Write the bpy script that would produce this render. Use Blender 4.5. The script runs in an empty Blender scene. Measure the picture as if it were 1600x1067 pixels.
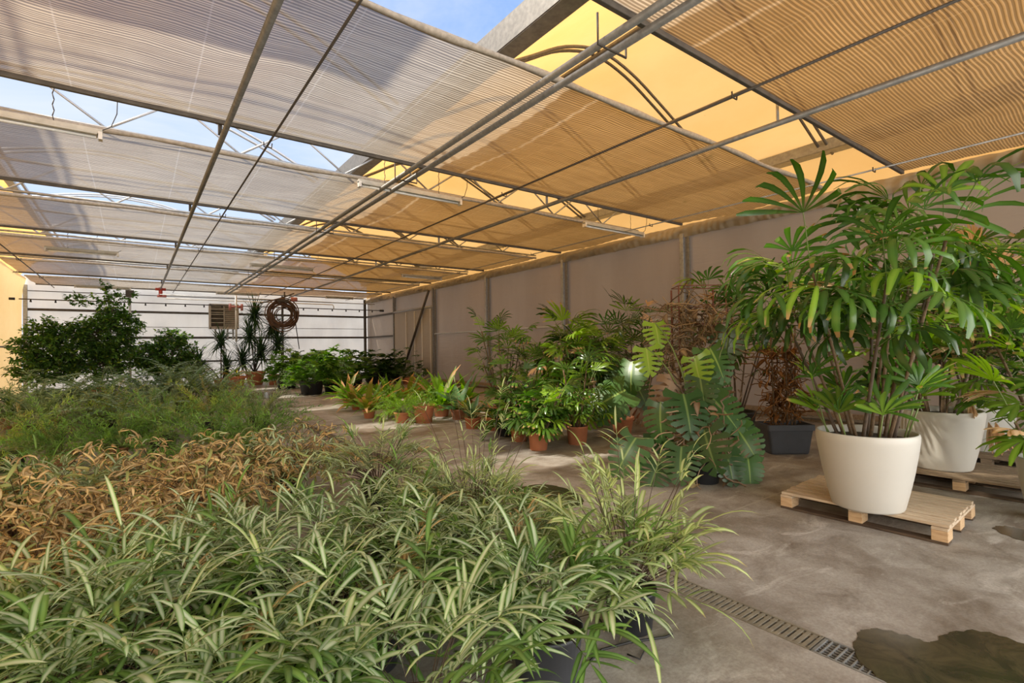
import bpy, math, random
from mathutils import Vector, Matrix, Quaternion

SC = bpy.context.scene
COL = SC.collection
PI = math.pi
R = math.radians
UP = Vector((0, 0, 1))

# ------------------------------------------------------------------ camera
F, YAW, PITCH, ROLL, EYE = 790.0, R(36.75), R(.63), R(-.85), Vector((0, 0, 1.5))
fwd = Vector((math.sin(YAW) * math.cos(PITCH), math.cos(YAW) * math.cos(PITCH), math.sin(PITCH)))
rt = Vector((math.cos(YAW), -math.sin(YAW), 0))
upv = rt.cross(fwd)
rt, upv = math.cos(ROLL) * rt + math.sin(ROLL) * upv, -math.sin(ROLL) * rt + math.cos(ROLL) * upv
cd = bpy.data.cameras.new('camera')
cam = bpy.data.objects.new('camera', cd)
COL.objects.link(cam)
cd.sensor_fit = 'HORIZONTAL'
cd.sensor_width = 36
cd.lens = F / 1600 * 36
cd.clip_start = .02
m = Matrix((rt, upv, -fwd)).transposed().to_4x4()
m.translation = EYE
cam.matrix_world = m
SC.camera = cam


def ray(x, y):
    return fwd + rt * ((x - 800) / F) - upv * ((y - 533.5) / F)


def atz(x, y, z=0.0):
    d = ray(x, y)
    return EYE + d * ((z - EYE.z) / d.z)


def atX(x, y, X):
    d = ray(x, y)
    return EYE + d * (X / d.x)


def atY(x, y, Y):
    d = ray(x, y)
    return EYE + d * (Y / d.y)


def atd(x, y, D):
    return EYE + ray(x, y) * D


# ------------------------------------------------------------------ materials
def new_mat(name):
    mt = bpy.data.materials.new(name)
    mt.use_nodes = True
    nt = mt.node_tree
    nt.nodes.clear()
    out = nt.nodes.new('ShaderNodeOutputMaterial')
    return mt, nt, out


def N(nt, typ, **kw):
    n = nt.nodes.new(typ)
    for k, v in kw.items():
        if k.startswith('i_'):
            n.inputs[k[2:].replace('_', ' ')].default_value = v
        else:
            setattr(n, k, v)
    return n


def ramp(nt, fac, stops):
    r = nt.nodes.new('ShaderNodeValToRGB')
    e = r.color_ramp.elements
    while len(e) < len(stops):
        e.new(.5)
    for el, (p, c) in zip(e, stops):
        el.position = p
        el.color = (*c, 1) if len(c) == 3 else c
    nt.links.new(fac, r.inputs[0])
    return r.outputs[0]


def mixc(nt, fac, a, b, mode='MIX'):
    n = nt.nodes.new('ShaderNodeMix')
    n.data_type = 'RGBA'
    n.blend_type = mode
    for s, v in ((n.inputs[0], fac), (n.inputs[6], a), (n.inputs[7], b)):
        if hasattr(v, 'node'):
            nt.links.new(v, s)
        elif isinstance(v, (int, float)):
            s.default_value = v
        else:
            s.default_value = (*v, 1)
    return n.outputs[2]


def math_(nt, op, a, b=None, c=None):
    n = nt.nodes.new('ShaderNodeMath')
    n.operation = op
    for s, v in zip(n.inputs, (a, b, c)):
        if v is None:
            continue
        if hasattr(v, 'node'):
            nt.links.new(v, s)
        else:
            s.default_value = v
    return n.outputs[0]


def noise(nt, scale, detail=4, rough=.55, vec=None, dist=0):
    n = nt.nodes.new('ShaderNodeTexNoise')
    n.inputs['Scale'].default_value = scale
    n.inputs['Detail'].default_value = detail
    n.inputs['Roughness'].default_value = rough
    n.inputs['Distortion'].default_value = dist
    if vec is not None:
        nt.links.new(vec, n.inputs['Vector'])
    return n.outputs[0]


def obj_coord(nt, scale=None, world=False):
    if world:
        g = nt.nodes.new('ShaderNodeNewGeometry')
        o = g.outputs['Position']
    else:
        o = nt.nodes.new('ShaderNodeTexCoord').outputs['Object']
    if scale is None:
        return o
    mp = nt.nodes.new('ShaderNodeMapping')
    mp.inputs['Scale'].default_value = scale
    nt.links.new(o, mp.inputs['Vector'])
    return mp.outputs[0]


def bsdf(nt, out, col, rough=.6, metal=0, trans=0, tcol=None, clear=0, bump=None, bdist=.01, bstr=.5, spec=.5):
    p = nt.nodes.new('ShaderNodeBsdfPrincipled')
    if hasattr(col, 'node'):
        nt.links.new(col, p.inputs['Base Color'])
    else:
        p.inputs['Base Color'].default_value = (*col, 1)
    if hasattr(rough, 'node'):
        nt.links.new(rough, p.inputs['Roughness'])
    else:
        p.inputs['Roughness'].default_value = rough
    p.inputs['Metallic'].default_value = metal
    p.inputs['Specular IOR Level'].default_value = spec
    if bump is not None:
        b = nt.nodes.new('ShaderNodeBump')
        b.inputs['Strength'].default_value = bstr
        b.inputs['Distance'].default_value = bdist
        nt.links.new(bump, b.inputs['Height'])
        nt.links.new(b.outputs[0], p.inputs['Normal'])
    sh = p.outputs[0]
    if trans > 0:
        t = nt.nodes.new('ShaderNodeBsdfTranslucent')
        tc = tcol if tcol is not None else col
        if hasattr(tc, 'node'):
            nt.links.new(tc, t.inputs[0])
        else:
            t.inputs[0].default_value = (*tc, 1)
        mx = nt.nodes.new('ShaderNodeMixShader')
        mx.inputs[0].default_value = trans
        nt.links.new(sh, mx.inputs[1])
        nt.links.new(t.outputs[0], mx.inputs[2])
        sh = mx.outputs[0]
    if clear is not None and (hasattr(clear, 'node') or clear > 0):
        t = nt.nodes.new('ShaderNodeBsdfTransparent')
        mx = nt.nodes.new('ShaderNodeMixShader')
        if hasattr(clear, 'node'):
            nt.links.new(clear, mx.inputs[0])
        else:
            mx.inputs[0].default_value = clear
        nt.links.new(sh, mx.inputs[1])
        nt.links.new(t.outputs[0], mx.inputs[2])
        sh = mx.outputs[0]
    nt.links.new(sh, out.inputs[0])


def simple(name, col, rough=.6, metal=0, var=.25, scale=6, bump=0, trans=0, spec=.5, dark=None):
    mt, nt, out = new_mat(name)
    nz = noise(nt, scale, 5, .6, obj_coord(nt))
    d = dark or tuple(c * (1 - var) for c in col)
    c = ramp(nt, nz, [(.3, d), (.7, col)])
    bsdf(nt, out, c, rough, metal, trans, bump=nz if bump else None, bdist=bump or .01, spec=spec)
    return mt


def leaf_mat(name, edge, mid, tip=None, trans=.35, rough=.4, var=.35, midw=(.3, .75), tipstart=.8, spec=.4, tsat=1.25, alt=None):
    """colour across the blade from midrib to margin, its own tint for each leaf, browning tip"""
    mt, nt, out = new_mat(name)
    uv = N(nt, 'ShaderNodeUVMap', uv_map='UVMap')
    sp = N(nt, 'ShaderNodeSeparateXYZ')
    nt.links.new(uv.outputs[0], sp.inputs[0])
    a = math_(nt, 'ABSOLUTE', math_(nt, 'MULTIPLY_ADD', sp.outputs[0], 2, -1))
    c = ramp(nt, a, [(midw[0], mid), (midw[1], edge)])
    rv = N(nt, 'ShaderNodeUVMap', uv_map='rnd')
    rs = N(nt, 'ShaderNodeSeparateXYZ')
    nt.links.new(rv.outputs[0], rs.inputs[0])
    tint = ramp(nt, rs.outputs[0], [(0, (1 - var,) * 3), (.55, (1, 1, 1)), (1, (1 + var * .6, 1 + var * .5, 1 + var * .1))])
    c = mixc(nt, 1.0, c, tint, 'MULTIPLY')
    if alt is not None:
        f = ramp(nt, rs.outputs[1], [(alt[1] - .04, (0, 0, 0)), (alt[1] + .04, (1, 1, 1))])
        c = mixc(nt, f, c, alt[0])
    if tip is not None:
        tv = math_(nt, 'ADD', sp.outputs[1], math_(nt, 'MULTIPLY_ADD', rs.outputs[0], .3, -.2))
        f = ramp(nt, tv, [(tipstart, (0, 0, 0)), (min(1, tipstart + .12), (1, 1, 1))])
        c = mixc(nt, f, c, tip)
    hs = N(nt, 'ShaderNodeHueSaturation')
    hs.inputs['Saturation'].default_value = tsat
    hs.inputs['Value'].default_value = 1.25
    nt.links.new(c, hs.inputs['Color'])
    bsdf(nt, out, c, rough, 0, trans, tcol=hs.outputs[0], spec=spec)
    return mt


M = {}
M['ribbon'] = leaf_mat('ribbon_fern_leaf', (.17, .31, .075), (.6, .68, .47), (.5, .55, .36), trans=.28, rough=.33, midw=(.25, .9), tipstart=.97)
M['ribbon_light'] = leaf_mat('ribbon_fern_pale_leaf', (.27, .4, .1), (.6, .66, .37), (.5, .42, .2), trans=.3, rough=.42, midw=(.25, .9), tipstart=.9)
M['ribbon_dark'] = leaf_mat('ribbon_fern_deep_green_leaf', (.1, .2, .04), (.2, .34, .09), trans=.3, rough=.35)
M['dead'] = leaf_mat('withered_fern_leaf', (.46, .33, .15), (.74, .58, .33), trans=.3, rough=.75, var=.5, spec=.15, tsat=1.05, alt=((.36, .4, .14), .86))
M['stipe'] = simple('dark_fern_stalk', (.07, .04, .02), .5)
M['stipe_green'] = simple('green_stalk', (.16, .22, .06), .5)
M['aspar'] = leaf_mat('feathery_fern_needle', (.16, .32, .08), (.25, .43, .12), trans=.45, rough=.5, var=.6, alt=((.3, .34, .12), .88))
M['aspar_yellow'] = leaf_mat('yellow_green_fern_needle', (.28, .42, .1), (.4, .52, .15), trans=.45, rough=.5, var=.6, alt=((.4, .36, .14), .85))
M['aspar_grey'] = leaf_mat('grey_green_fern_needle', (.26, .37, .17), (.36, .46, .26), trans=.4, rough=.5, var=.6, alt=((.42, .45, .33), .9))
M['aspar_bright'] = leaf_mat('bright_feathery_needle', (.2, .4, .04), (.3, .52, .06), trans=.4, rough=.5, var=.4)
M['frond'] = leaf_mat('arching_frond_leaf', (.22, .35, .16), (.3, .43, .22), trans=.35, rough=.4, var=.5)
M['rhapis'] = leaf_mat('fan_palm_leaf', (.06, .145, .025), (.085, .185, .035), (.34, .2, .08), trans=.3, rough=.26, var=.55, tipstart=.98, spec=.6)
M['rhapis_bright'] = leaf_mat('bright_fan_palm_leaf', (.17, .33, .03), (.25, .42, .05), (.62, .42, .2), trans=.38, rough=.33, var=.5, tipstart=.9)
M['rhapis_dead'] = leaf_mat('withered_fan_leaf', (.62, .42, .24), (.75, .55, .36), trans=.3, rough=.75, var=.25, spec=.15)
M['cane'] = simple('fibrous_palm_cane', (.2, .13, .07), .9, scale=40, var=.6)
M['monstera'] = leaf_mat('split_leaf_blade', (.055, .135, .035), (.25, .38, .11), trans=.2, rough=.36, var=.55, midw=(.02, .07), spec=.5)
M['monstera_light'] = leaf_mat('young_split_leaf_blade', (.28, .46, .05), (.42, .56, .12), trans=.4, rough=.32, var=.2, midw=(.02, .07))
M['monstera_dead'] = leaf_mat('withered_split_leaf', (.3, .2, .12), (.42, .31, .22), trans=.25, rough=.8, var=.4, spec=.1)
M['vine_dead'] = leaf_mat('dry_vine_fibre', (.2, .13, .075), (.32, .23, .14), trans=.1, rough=.9, var=.6, spec=.1)
M['vine_rust'] = leaf_mat('rust_brown_dry_vine', (.17, .075, .03), (.24, .12, .05), trans=.1, rough=.9, var=.6, spec=.1)
M['nest'] = leaf_mat('nest_fern_leaf', (.16, .33, .035), (.24, .38, .07), (.5, .3, .1), trans=.4, rough=.33, var=.45, midw=(.02, .12), tipstart=.97)
M['nest_tan'] = leaf_mat('browning_nest_fern_leaf', (.3, .33, .06), (.3, .2, .07), (.6, .36, .17), trans=.38, rough=.5, var=.5, midw=(.02, .15), tipstart=.55)
M['dracaena'] = leaf_mat('thin_dark_strap_leaf', (.035, .075, .03), (.055, .11, .035), trans=.25, rough=.35, var=.4)
M['ficus'] = leaf_mat('small_oval_leaf', (.07, .16, .03), (.11, .22, .05), trans=.45, rough=.32, var=.7, alt=((.26, .36, .05), .9))
M['fatsia'] = leaf_mat('lobed_shrub_leaf', (.1, .25, .03), (.16, .32, .055), trans=.4, rough=.3, var=.6, alt=((.25, .42, .05), .88))
M['fatsia_dark'] = leaf_mat('dark_shrub_leaf', (.04, .1, .02), (.07, .14, .03), trans=.3, rough=.32, var=.5)
M['spider'] = leaf_mat('striped_strap_leaf', (.25, .37, .12), (.62, .66, .42), trans=.3, rough=.35, midw=(.3, .7))
M['paddle'] = leaf_mat('broad_paddle_leaf', (.11, .24, .09), (.2, .34, .14), trans=.25, rough=.35, var=.4, midw=(.03, .1))
M['bark'] = simple('grey_brown_bark', (.14, .1, .07), .9, scale=20, var=.5)
M['soil'] = simple('potting_soil', (.055, .035, .022), .95, scale=50, var=.6, bump=.01)
M['terracotta'] = simple('terracotta', (.5, .185, .085), .75, scale=7, var=.22)
M['terracotta_old'] = simple('weathered_terracotta', (.4, .17, .09), .8, scale=9, var=.4)
M['black_pot'] = simple('black_plastic', (.022, .023, .026), .5, scale=9, var=.3)
M['grey_pot'] = simple('charcoal_plastic', (.05, .053, .062), .55, scale=9, var=.2)
M['white_tub'] = simple('matt_white_resin', (.58, .555, .5), .45, scale=3, var=.06)
M['red_plastic'] = simple('red_plastic', (.5, .05, .03), .45)
M['pink_plastic'] = simple('faded_red_plastic', (.55, .2, .17), .5)
M['pvc'] = simple('white_pipe_plastic', (.72, .68, .62), .45, var=.15)
M['galv'] = simple('galvanised_steel', (.42, .42, .41), .48, .55, scale=14, var=.35)
M['galv_dull'] = simple('dull_galvanised_pipe', (.24, .225, .2), .5, .45, scale=18, var=.4)
M['galv_white'] = simple('bright_zinc_tube', (.55, .57, .6), .5, .3, var=.2)
M['dark_steel'] = simple('dark_painted_steel', (.09, .075, .06), .6, .3, scale=10, var=.4)
M['rust'] = simple('rusty_steel', (.19, .065, .035), .85, .1, scale=30, var=.5)
M['alu'] = simple('dusty_aluminium_profile', (.36, .34, .31), .5, .4, scale=12, var=.3)
M['bar_dark'] = simple('dusty_dark_edge_profile', (.16, .14, .12), .65, .2, scale=9, var=.4)
M['bar_tan'] = simple('rolled_cloth_edge', (.4, .34, .27), .85, scale=22, var=.4)
M['fixture'] = simple('dusty_lamp_housing', (.52, .49, .42), .5, .1, scale=10, var=.25)
M['tube_glass'] = simple('unlit_lamp_tube', (.8, .8, .78), .25, var=.05)
M['cable'] = simple('black_rubber_cable', (.018, .017, .016), .6)
M['hose'] = simple('brown_irrigation_hose', (.15, .075, .04), .6, scale=8, var=.5)
M['cooler'] = simple('aged_beige_sheet_metal', (.45, .38, .29), .6, scale=5, var=.35)
M['cooler_dark'] = simple('dark_louvre_pad', (.1, .075, .05), .8, scale=20, var=.4)


def m_concrete():
    mt, nt, out = new_mat('stained_concrete')
    p = obj_coord(nt, world=True)
    big = noise(nt, .9, 6, .6, p, .6)
    mid = noise(nt, 3.2, 8, .68, p, .5)
    st = noise(nt, 1.6, 7, .65, obj_coord(nt, (1, 2.2, 1), True), 1.0)
    fine = noise(nt, 55, 5, .75, p)
    c = ramp(nt, mid, [(.28, (.19, .155, .122)), (.43, (.325, .29, .248)), (.58, (.42, .388, .345)), (.78, (.49, .46, .42))])
    c = mixc(nt, ramp(nt, big, [(.5, (0, 0, 0)), (.66, (.8, .8, .8))]), c, (.17, .125, .09))
    c = mixc(nt, ramp(nt, st, [(.57, (0, 0, 0)), (.68, (.75, .75, .75)), (.71, (.1, .1, .1))]), c, (.6, .57, .52))
    c = mixc(nt, .6, c, ramp(nt, fine, [(.25, (.45, .42, .4)), (.75, (1.25, 1.25, 1.25))]), 'MULTIPLY')
    sp = N(nt, 'ShaderNodeSeparateXYZ')
    nt.links.new(p, sp.inputs[0])
    wob = math_(nt, 'MULTIPLY_ADD', noise(nt, 6, 2, .5, p), .02, -.01)
    for axis, pos in ((1, 2.48), (1, 8.6), (1, 14.8), (0, 6.9)):
        d = math_(nt, 'ABSOLUTE', math_(nt, 'ADD', math_(nt, 'SUBTRACT', sp.outputs[axis], pos), wob))
        c = mixc(nt, ramp(nt, d, [(.004, (.7, .7, .7)), (.012, (0, 0, 0))]), c, (.45, .41, .35) if axis == 1 else (.1, .08, .06))
    rg = ramp(nt, big, [(.35, (.75,) * 3), (.62, (.42,) * 3)])
    bsdf(nt, out, c, rg, bump=fine, bdist=.003, bstr=.4, spec=.4)
    return mt


def m_screen():
    mt, nt, out = new_mat('pleated_shade_cloth')
    p = obj_coord(nt, world=True)
    sp = N(nt, 'ShaderNodeSeparateXYZ')
    nt.links.new(p, sp.inputs[0])
    warp = math_(nt, 'MULTIPLY', noise(nt, .8, 2, .45, obj_coord(nt, (1, .4, 1), True)), .16)
    y = math_(nt, 'ADD', sp.outputs[1], warp)
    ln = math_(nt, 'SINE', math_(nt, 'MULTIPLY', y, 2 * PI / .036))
    streak = noise(nt, 1, 3, .6, obj_coord(nt, (.7, 16, 1), True))
    dirt = noise(nt, .8, 6, .65, p, .5)
    mould = noise(nt, 2.0, 8, .75, p)
    c = ramp(nt, streak, [(.25, (.46, .39, .3)), (.75, (.67, .585, .46))])
    c = mixc(nt, ramp(nt, dirt, [(.42, (0, 0, 0)), (.72, (.55, .55, .55))]), c, (.32, .24, .15))
    c = mixc(nt, ramp(nt, mould, [(.62, (0, 0, 0)), (.7, (.6, .6, .6))]), c, (.2, .2, .12))
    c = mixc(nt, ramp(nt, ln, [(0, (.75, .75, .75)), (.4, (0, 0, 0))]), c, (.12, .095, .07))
    seam = math_(nt, 'ABSOLUTE', math_(nt, 'SUBTRACT', math_(nt, 'FRACT', math_(nt, 'MULTIPLY', sp.outputs[0], 1 / 1.03)), .5))
    c = mixc(nt, ramp(nt, seam, [(.003, (.3, .3, .3)), (.009, (0, 0, 0))]), c, (.6, .57, .52))
    bsdf(nt, out, c, .9, 0, .62, tcol=c, clear=.1, bump=ln, bdist=.012, bstr=.5, spec=.1)
    return mt


def m_film(name, c1, c2, trans, clear=0, rough=.45, specks=True, streaks=False, spec=.35):
    mt, nt, out = new_mat(name)
    p = obj_coord(nt, world=True)
    nz = noise(nt, .7, 6, .6, obj_coord(nt, (1, 1, .25) if streaks else (1, .6, 1), True))
    c = ramp(nt, nz, [(.3, c1), (.7, c2)])
    if specks:
        s = noise(nt, 3.0, 9, .8, p)
        c = mixc(nt, ramp(nt, s, [(.68, (0, 0, 0)), (.74, (.7, .7, .7))]), c, (.3, .16, .05))
    wr = noise(nt, 2.2, 4, .6, obj_coord(nt, (.35, .35, 2.5) if streaks else (1, 3, 1), True), 1.5)
    bsdf(nt, out, c, rough, 0, trans, tcol=c, clear=clear, bump=wr, bdist=.04, bstr=.35, spec=spec)
    return mt


M['concrete'] = m_concrete()
M['screen'] = m_screen()
M['film'] = m_film('yellowed_roof_film', (.65, .34, .094), (.71, .4, .135), .86)
M['film_wall'] = m_film('yellowed_side_film', (.6, .4, .17), (.66, .46, .22), .5, specks=False)
M['wall_panel'] = m_film('taupe_wall_film', (.27, .21, .16), (.34, .275, .215), .16, specks=False, streaks=True, rough=.28, spec=.45)
M['back_film'] = m_film('white_creased_film', (.64, .6, .54), (.8, .765, .7), .55, specks=False, streaks=True, rough=.5)
M['door_panel'] = m_film('pale_door_panel', (.4, .35, .29), (.46, .41, .34), .2, specks=False, streaks=True, rough=.35)
M['valance'] = m_film('crumpled_film_strip', (.25, .22, .17), (.5, .42, .3), .25, specks=True, rough=.5)


def m_wood(name, c1, c2):
    mt, nt, out = new_mat(name)
    p = obj_coord(nt, (1.5, 14, 14))
    n1 = noise(nt, 3, 6, .65, p, 1.2)
    n2 = noise(nt, 2, 4, .6, obj_coord(nt))
    c = ramp(nt, n1, [(.3, c1), (.65, c2)])
    c = mixc(nt, .5, c, ramp(nt, n2, [(.3, (.75, .72, .7)), (.7, (1.1, 1.1, 1.1))]), 'MULTIPLY')
    bsdf(nt, out, c, .75, bump=n1, bdist=.004, spec=.25)
    return mt


M['pine'] = m_wood('pale_pallet_wood', (.43, .32, .215), (.66, .54, .395))
M['pine_block'] = m_wood('pallet_block_wood', (.45, .28, .15), (.66, .47, .28))
M['old_wood'] = m_wood('grey_weathered_wood', (.16, .11, .07), (.36, .27, .18))
M['dark_wood'] = m_wood('dark_board_wood', (.05, .035, .025), (.13, .09, .06))  # much darker wood, for the pallets' bottom boards


def m_wet(name, a, b):
    mt, nt, out = new_mat(name)
    p = obj_coord(nt, world=True)
    n1 = noise(nt, 5, 8, .7, p, .8)
    c = ramp(nt, n1, [(.35, a), (.62, b)])
    bsdf(nt, out, c, .16, spec=.5)
    return mt


M['wet'] = m_wet('wet_concrete', (.035, .031, .022), (.095, .075, .043))

# ------------------------------------------------------------------ mesh building


class G:
    def __init__(s):
        s.v, s.f, s.m, s.uv, s.rn, s.mats = [], [], [], [], [], []
        s.r = (0.5, 0.5)

    def mi(s, mat):
        if mat not in s.mats:
            s.mats.append(mat)
        return s.mats.index(mat)

    def vert(s, p, u=.5, w=.5):
        s.v.append(tuple(p))
        s.uv.append((u, w))
        s.rn.append(s.r)
        return len(s.v) - 1

    def face(s, idx, mat):
        s.f.append(idx)
        s.m.append(s.mi(mat))

    def new_rnd(s, rg):
        s.r = (rg.random(), rg.random())

    def box(s, c, d, mat, rot=None, taper=1.0):
        c = Vector(c)
        b = len(s.v)
        for z in (-1, 1):
            k = taper if z < 0 else 1
            for x, y in ((-1, -1), (1, -1), (1, 1), (-1, 1)):
                p = Vector((x * d[0] / 2 * k, y * d[1] / 2 * k, z * d[2] / 2))
                if rot is not None:
                    p = rot @ p
                s.vert(c + p)
        for q in ((0, 3, 2, 1), (4, 5, 6, 7), (0, 1, 5, 4), (1, 2, 6, 5), (2, 3, 7, 6), (3, 0, 4, 7)):
            s.face([b + i for i in q], mat)

    def tube(s, pts, rad, mat, n=6, cap=True):
        pts = [Vector(p) for p in pts]
        if not isinstance(rad, (list, tuple)):
            rad = [rad] * len(pts)
        rings = []
        prev = None
        for i, p in enumerate(pts):
            t = (pts[min(i + 1, len(pts) - 1)] - pts[max(i - 1, 0)])
            t = t.normalized() if t.length > 1e-9 else UP.copy()
            if prev is None:
                a = t.cross(UP) if abs(t.z) < .95 else t.cross(Vector((1, 0, 0)))
            else:
                a = prev - t * prev.dot(t)
            a.normalize()
            prev = a
            b = t.cross(a)
            rings.append([s.vert(p + (a * math.cos(2 * PI * k / n) + b * math.sin(2 * PI * k / n)) * rad[i], k / n, i / max(1, len(pts) - 1)) for k in range(n)])
        for q, w in zip(rings, rings[1:]):
            for k in range(n):
                s.face([q[k], q[(k + 1) % n], w[(k + 1) % n], w[k]], mat)
        if cap:
            s.face(rings[0][::-1], mat)
            s.face(rings[-1], mat)

    def lathe(s, prof, mat, n=28, c=(0, 0, 0), sq=None, closed_top=False):
        rings = []
        for r, z in prof:
            ring = []
            for k in range(n):
                a = 2 * PI * k / n
                x, y = math.cos(a), math.sin(a)
                if sq:
                    e = sq
                    q = (abs(x) ** e + abs(y) ** e) ** (-1 / e)
                    x, y = x * q, y * q
                ring.append(s.vert((c[0] + x * r, c[1] + y * r, c[2] + z), k / n, z))
            rings.append(ring)
        for q, w in zip(rings, rings[1:]):
            for k in range(n):
                s.face([q[k], q[(k + 1) % n], w[(k + 1) % n], w[k]], mat)
        s.face(rings[0][::-1], mat)
        if closed_top:
            s.face(rings[-1], mat)

    def ribbon(s, pts, sides, ws, mat, fold=0.0, cols=1, normals=None):
        rows = []
        n = len(pts)
        for i, (p, sd, w) in enumerate(zip(pts, sides, ws)):
            t = i / (n - 1)
            if cols == 1:
                rows.append((s.vert(p - sd * w, 0, t), s.vert(p + sd * w, 1, t)))
            else:
                dn = normals[i] * (w * fold) if normals else Vector((0, 0, 0))
                rows.append((s.vert(p - sd * w + dn, 0, t), s.vert(p, .5, t), s.vert(p + sd * w + dn, 1, t)))
        for a, b in zip(rows, rows[1:]):
            for k in range(cols):
                s.face([a[k], a[k + 1], b[k + 1], b[k]], mat)

    def strap(s, p, d, L, W, droop, mat, n=5, prof='lance', roll=0, cols=2, fold=.35, side=None, end=1.0, wave=0):
        p = Vector(p)
        d = Vector(d).normalized()
        if side is None:
            side = d.cross(UP)
            if side.length < .05:
                side = d.cross(Vector((1, .3, 0)))
            side.normalize()
        if roll:
            side = Quaternion(d, roll) @ side
        pts, sides, ws, nrm = [], [], [], []
        st = L / n
        for i in range(n + 1):
            t = i / n
            if prof == 'lance':
                w = math.sin(PI * min(1, .08 + .92 * t) ** .75)
            elif prof == 'strap':
                w = min(1, .35 + t * 3) * (1 if t < .6 else max(0, 1 - ((t - .6) / .4) ** 2))
            elif prof == 'blunt':
                w = min(1, .1 + t * 1.7) * (1 if t < .8 else 1 - (t - .8) * 3.0)
            elif prof == 'oval':
                w = math.sin(PI * min(1, .03 + .97 * t) ** .9) ** .7 if 0 < t < 1 else .04
            else:
                w = 1 - t
            pts.append(p.copy())
            sides.append(side)
            ws.append(max(w, .03) * W / 2)
            nn = side.cross(d)
            nrm.append(nn)
            if wave:
                pts[-1] = pts[-1] + nn * (wave * math.sin(i * 2.1))
            q = Quaternion(side, -droop / n * (.4 + 1.2 * t) * end)
            d = q @ d
            p = p + d * st
        s.ribbon(pts, sides, ws, mat, fold, cols, nrm)
        return p, d

    def mesh(s, name, smooth=True):
        me = bpy.data.meshes.new(name)
        me.from_pydata(s.v, [], s.f)
        for mt in s.mats:
            me.materials.append(M[mt])
        me.polygons.foreach_set('material_index', s.m)
        me.polygons.foreach_set('use_smooth', [smooth] * len(s.f))
        ul = me.uv_layers.new(name='UVMap')
        rl = me.uv_layers.new(name='rnd')
        a, b = [], []
        for f in s.f:
            for i in f:
                a.extend(s.uv[i])
                b.extend(s.rn[i])
        ul.data.foreach_set('uv', a)
        rl.data.foreach_set('uv', b)
        me.update()
        return me


def link(name, data, parent=None):
    o = bpy.data.objects.new(name, data)
    COL.objects.link(o)
    if parent is not None:
        o.parent = parent
    return o


def tag(o, label=None, cat=None, group=None, kind=None):
    if label:
        o['label'] = label
    if cat:
        o['category'] = cat
    if group:
        o['group'] = group
    if kind:
        o['kind'] = kind
    return o


def empty(name, loc, rz=0, label=None, cat=None, group=None, sc=1.0):
    o = link(name, None)
    o.location = loc
    o.rotation_euler = (0, 0, rz)
    o.scale = (sc, sc, sc)
    o.empty_display_size = .1
    return tag(o, label, cat, group)


def struct(name, g, smooth=False):
    o = link(name, g.mesh(name, smooth))
    o['kind'] = 'structure'
    return o


def bevel(o, w=.004, seg=2):
    md = o.modifiers.new('edge', 'BEVEL')
    md.width = w
    md.segments = seg
    md.limit_method = 'ANGLE'
    return o


def pol(az, el):
    return Vector((math.cos(az) * math.cos(el), math.sin(az) * math.cos(el), math.sin(el)))


# ------------------------------------------------------------------ the setting
WX, LX, BY, CZ = 10.4, -3.5, 27.5, 4.3
g = G()
for xs in ((-9, 2.63), (2.81, 20)):
    b = [g.vert(p) for p in ((xs[0], -9, 0), (xs[1], -9, 0), (xs[1], 40, 0), (xs[0], 40, 0))]
    g.face(b, 'concrete')
struct('floor', g)
g = G()
for x, z in ((2.63, 0), (2.81, 0)):
    a = [g.vert(p) for p in ((x, -9, 0), (x, 40, 0), (x, 40, -.1), (x, -9, -.1))]
    g.face(a, 'concrete')
g.face([g.vert(p) for p in ((2.63, -9, -.1), (2.81, -9, -.1), (2.81, 40, -.1), (2.63, 40, -.1))], 'dark_steel')
struct('trim_1', g)


def grid_wall(name, f, nu, nv, mat, thick=None):
    g = G()
    ids = [[g.vert(f(i / nu, j / nv), i / nu, j / nv) for j in range(nv + 1)] for i in range(nu + 1)]
    for i in range(nu):
        for j in range(nv):
            g.face([ids[i][j], ids[i + 1][j], ids[i + 1][j + 1], ids[i][j + 1]], mat)
    return struct(name, g, True)


rg = random.Random(5)
ph = [rg.uniform(0, 6) for _ in range(12)]


def wr(a, b, k=0):
    return math.sin(a * 1.7 + ph[k]) * math.sin(b * 2.3 + ph[k + 1]) + .5 * math.sin(a * 4.1 + b * 1.3 + ph[k + 2])


grid_wall('wall_right', lambda u, v: (WX + .05 + .006 * wr(u * 30, v * 6), -4 + u * (BY + 4), v * 4.2), 90, 10, 'wall_panel')
grid_wall('wall_back', lambda u, v: (LX + u * (WX - LX + .1), BY + .06 + .025 * wr(u * 22, v * 9, 3), v * 4.6), 80, 16, 'back_film')
grid_wall('wall_left', lambda u, v: (LX - .05 + (.02 * wr(u * 26, v * 5, 5)) + 1.0 * max(0, v - .88), -4 + u * (BY + 4), v * 4.5), 70, 14, 'film_wall')

# roof film over the right bay, as an arch between the two gutters
ARCH = [(3.5, 5.02), (4.1, 5.5), (4.87, 5.95), (5.6, 6.35), (6.4, 6.55), (7.2, 6.42), (8.0, 6.1), (8.7, 5.78), (9.5, 5.4), (10.35, 5.0)]


def arch_pt(t, lift=0):
    x = t * (len(ARCH) - 1)
    i = min(int(x), len(ARCH) - 2)
    k = x - i
    q = [ARCH[max(0, min(len(ARCH) - 1, j))] for j in (i - 1, i, i + 1, i + 2)]
    w = (-.5 * k + k * k - .5 * k ** 3, 1 - 2.5 * k * k + 1.5 * k ** 3, .5 * k + 2 * k * k - 1.5 * k ** 3, -.5 * k * k + .5 * k ** 3)
    return sum(a * p[0] for a, p in zip(w, q)), sum(a * p[1] for a, p in zip(w, q)) + lift


def roof(u, v):
    x, z = arch_pt(u, .06)
    return (x, -3 + v * (BY + 3), z + .012 * wr(u * 9, v * 40, 2))


grid_wall('ceiling', roof, 36, 60, 'film')
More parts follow.
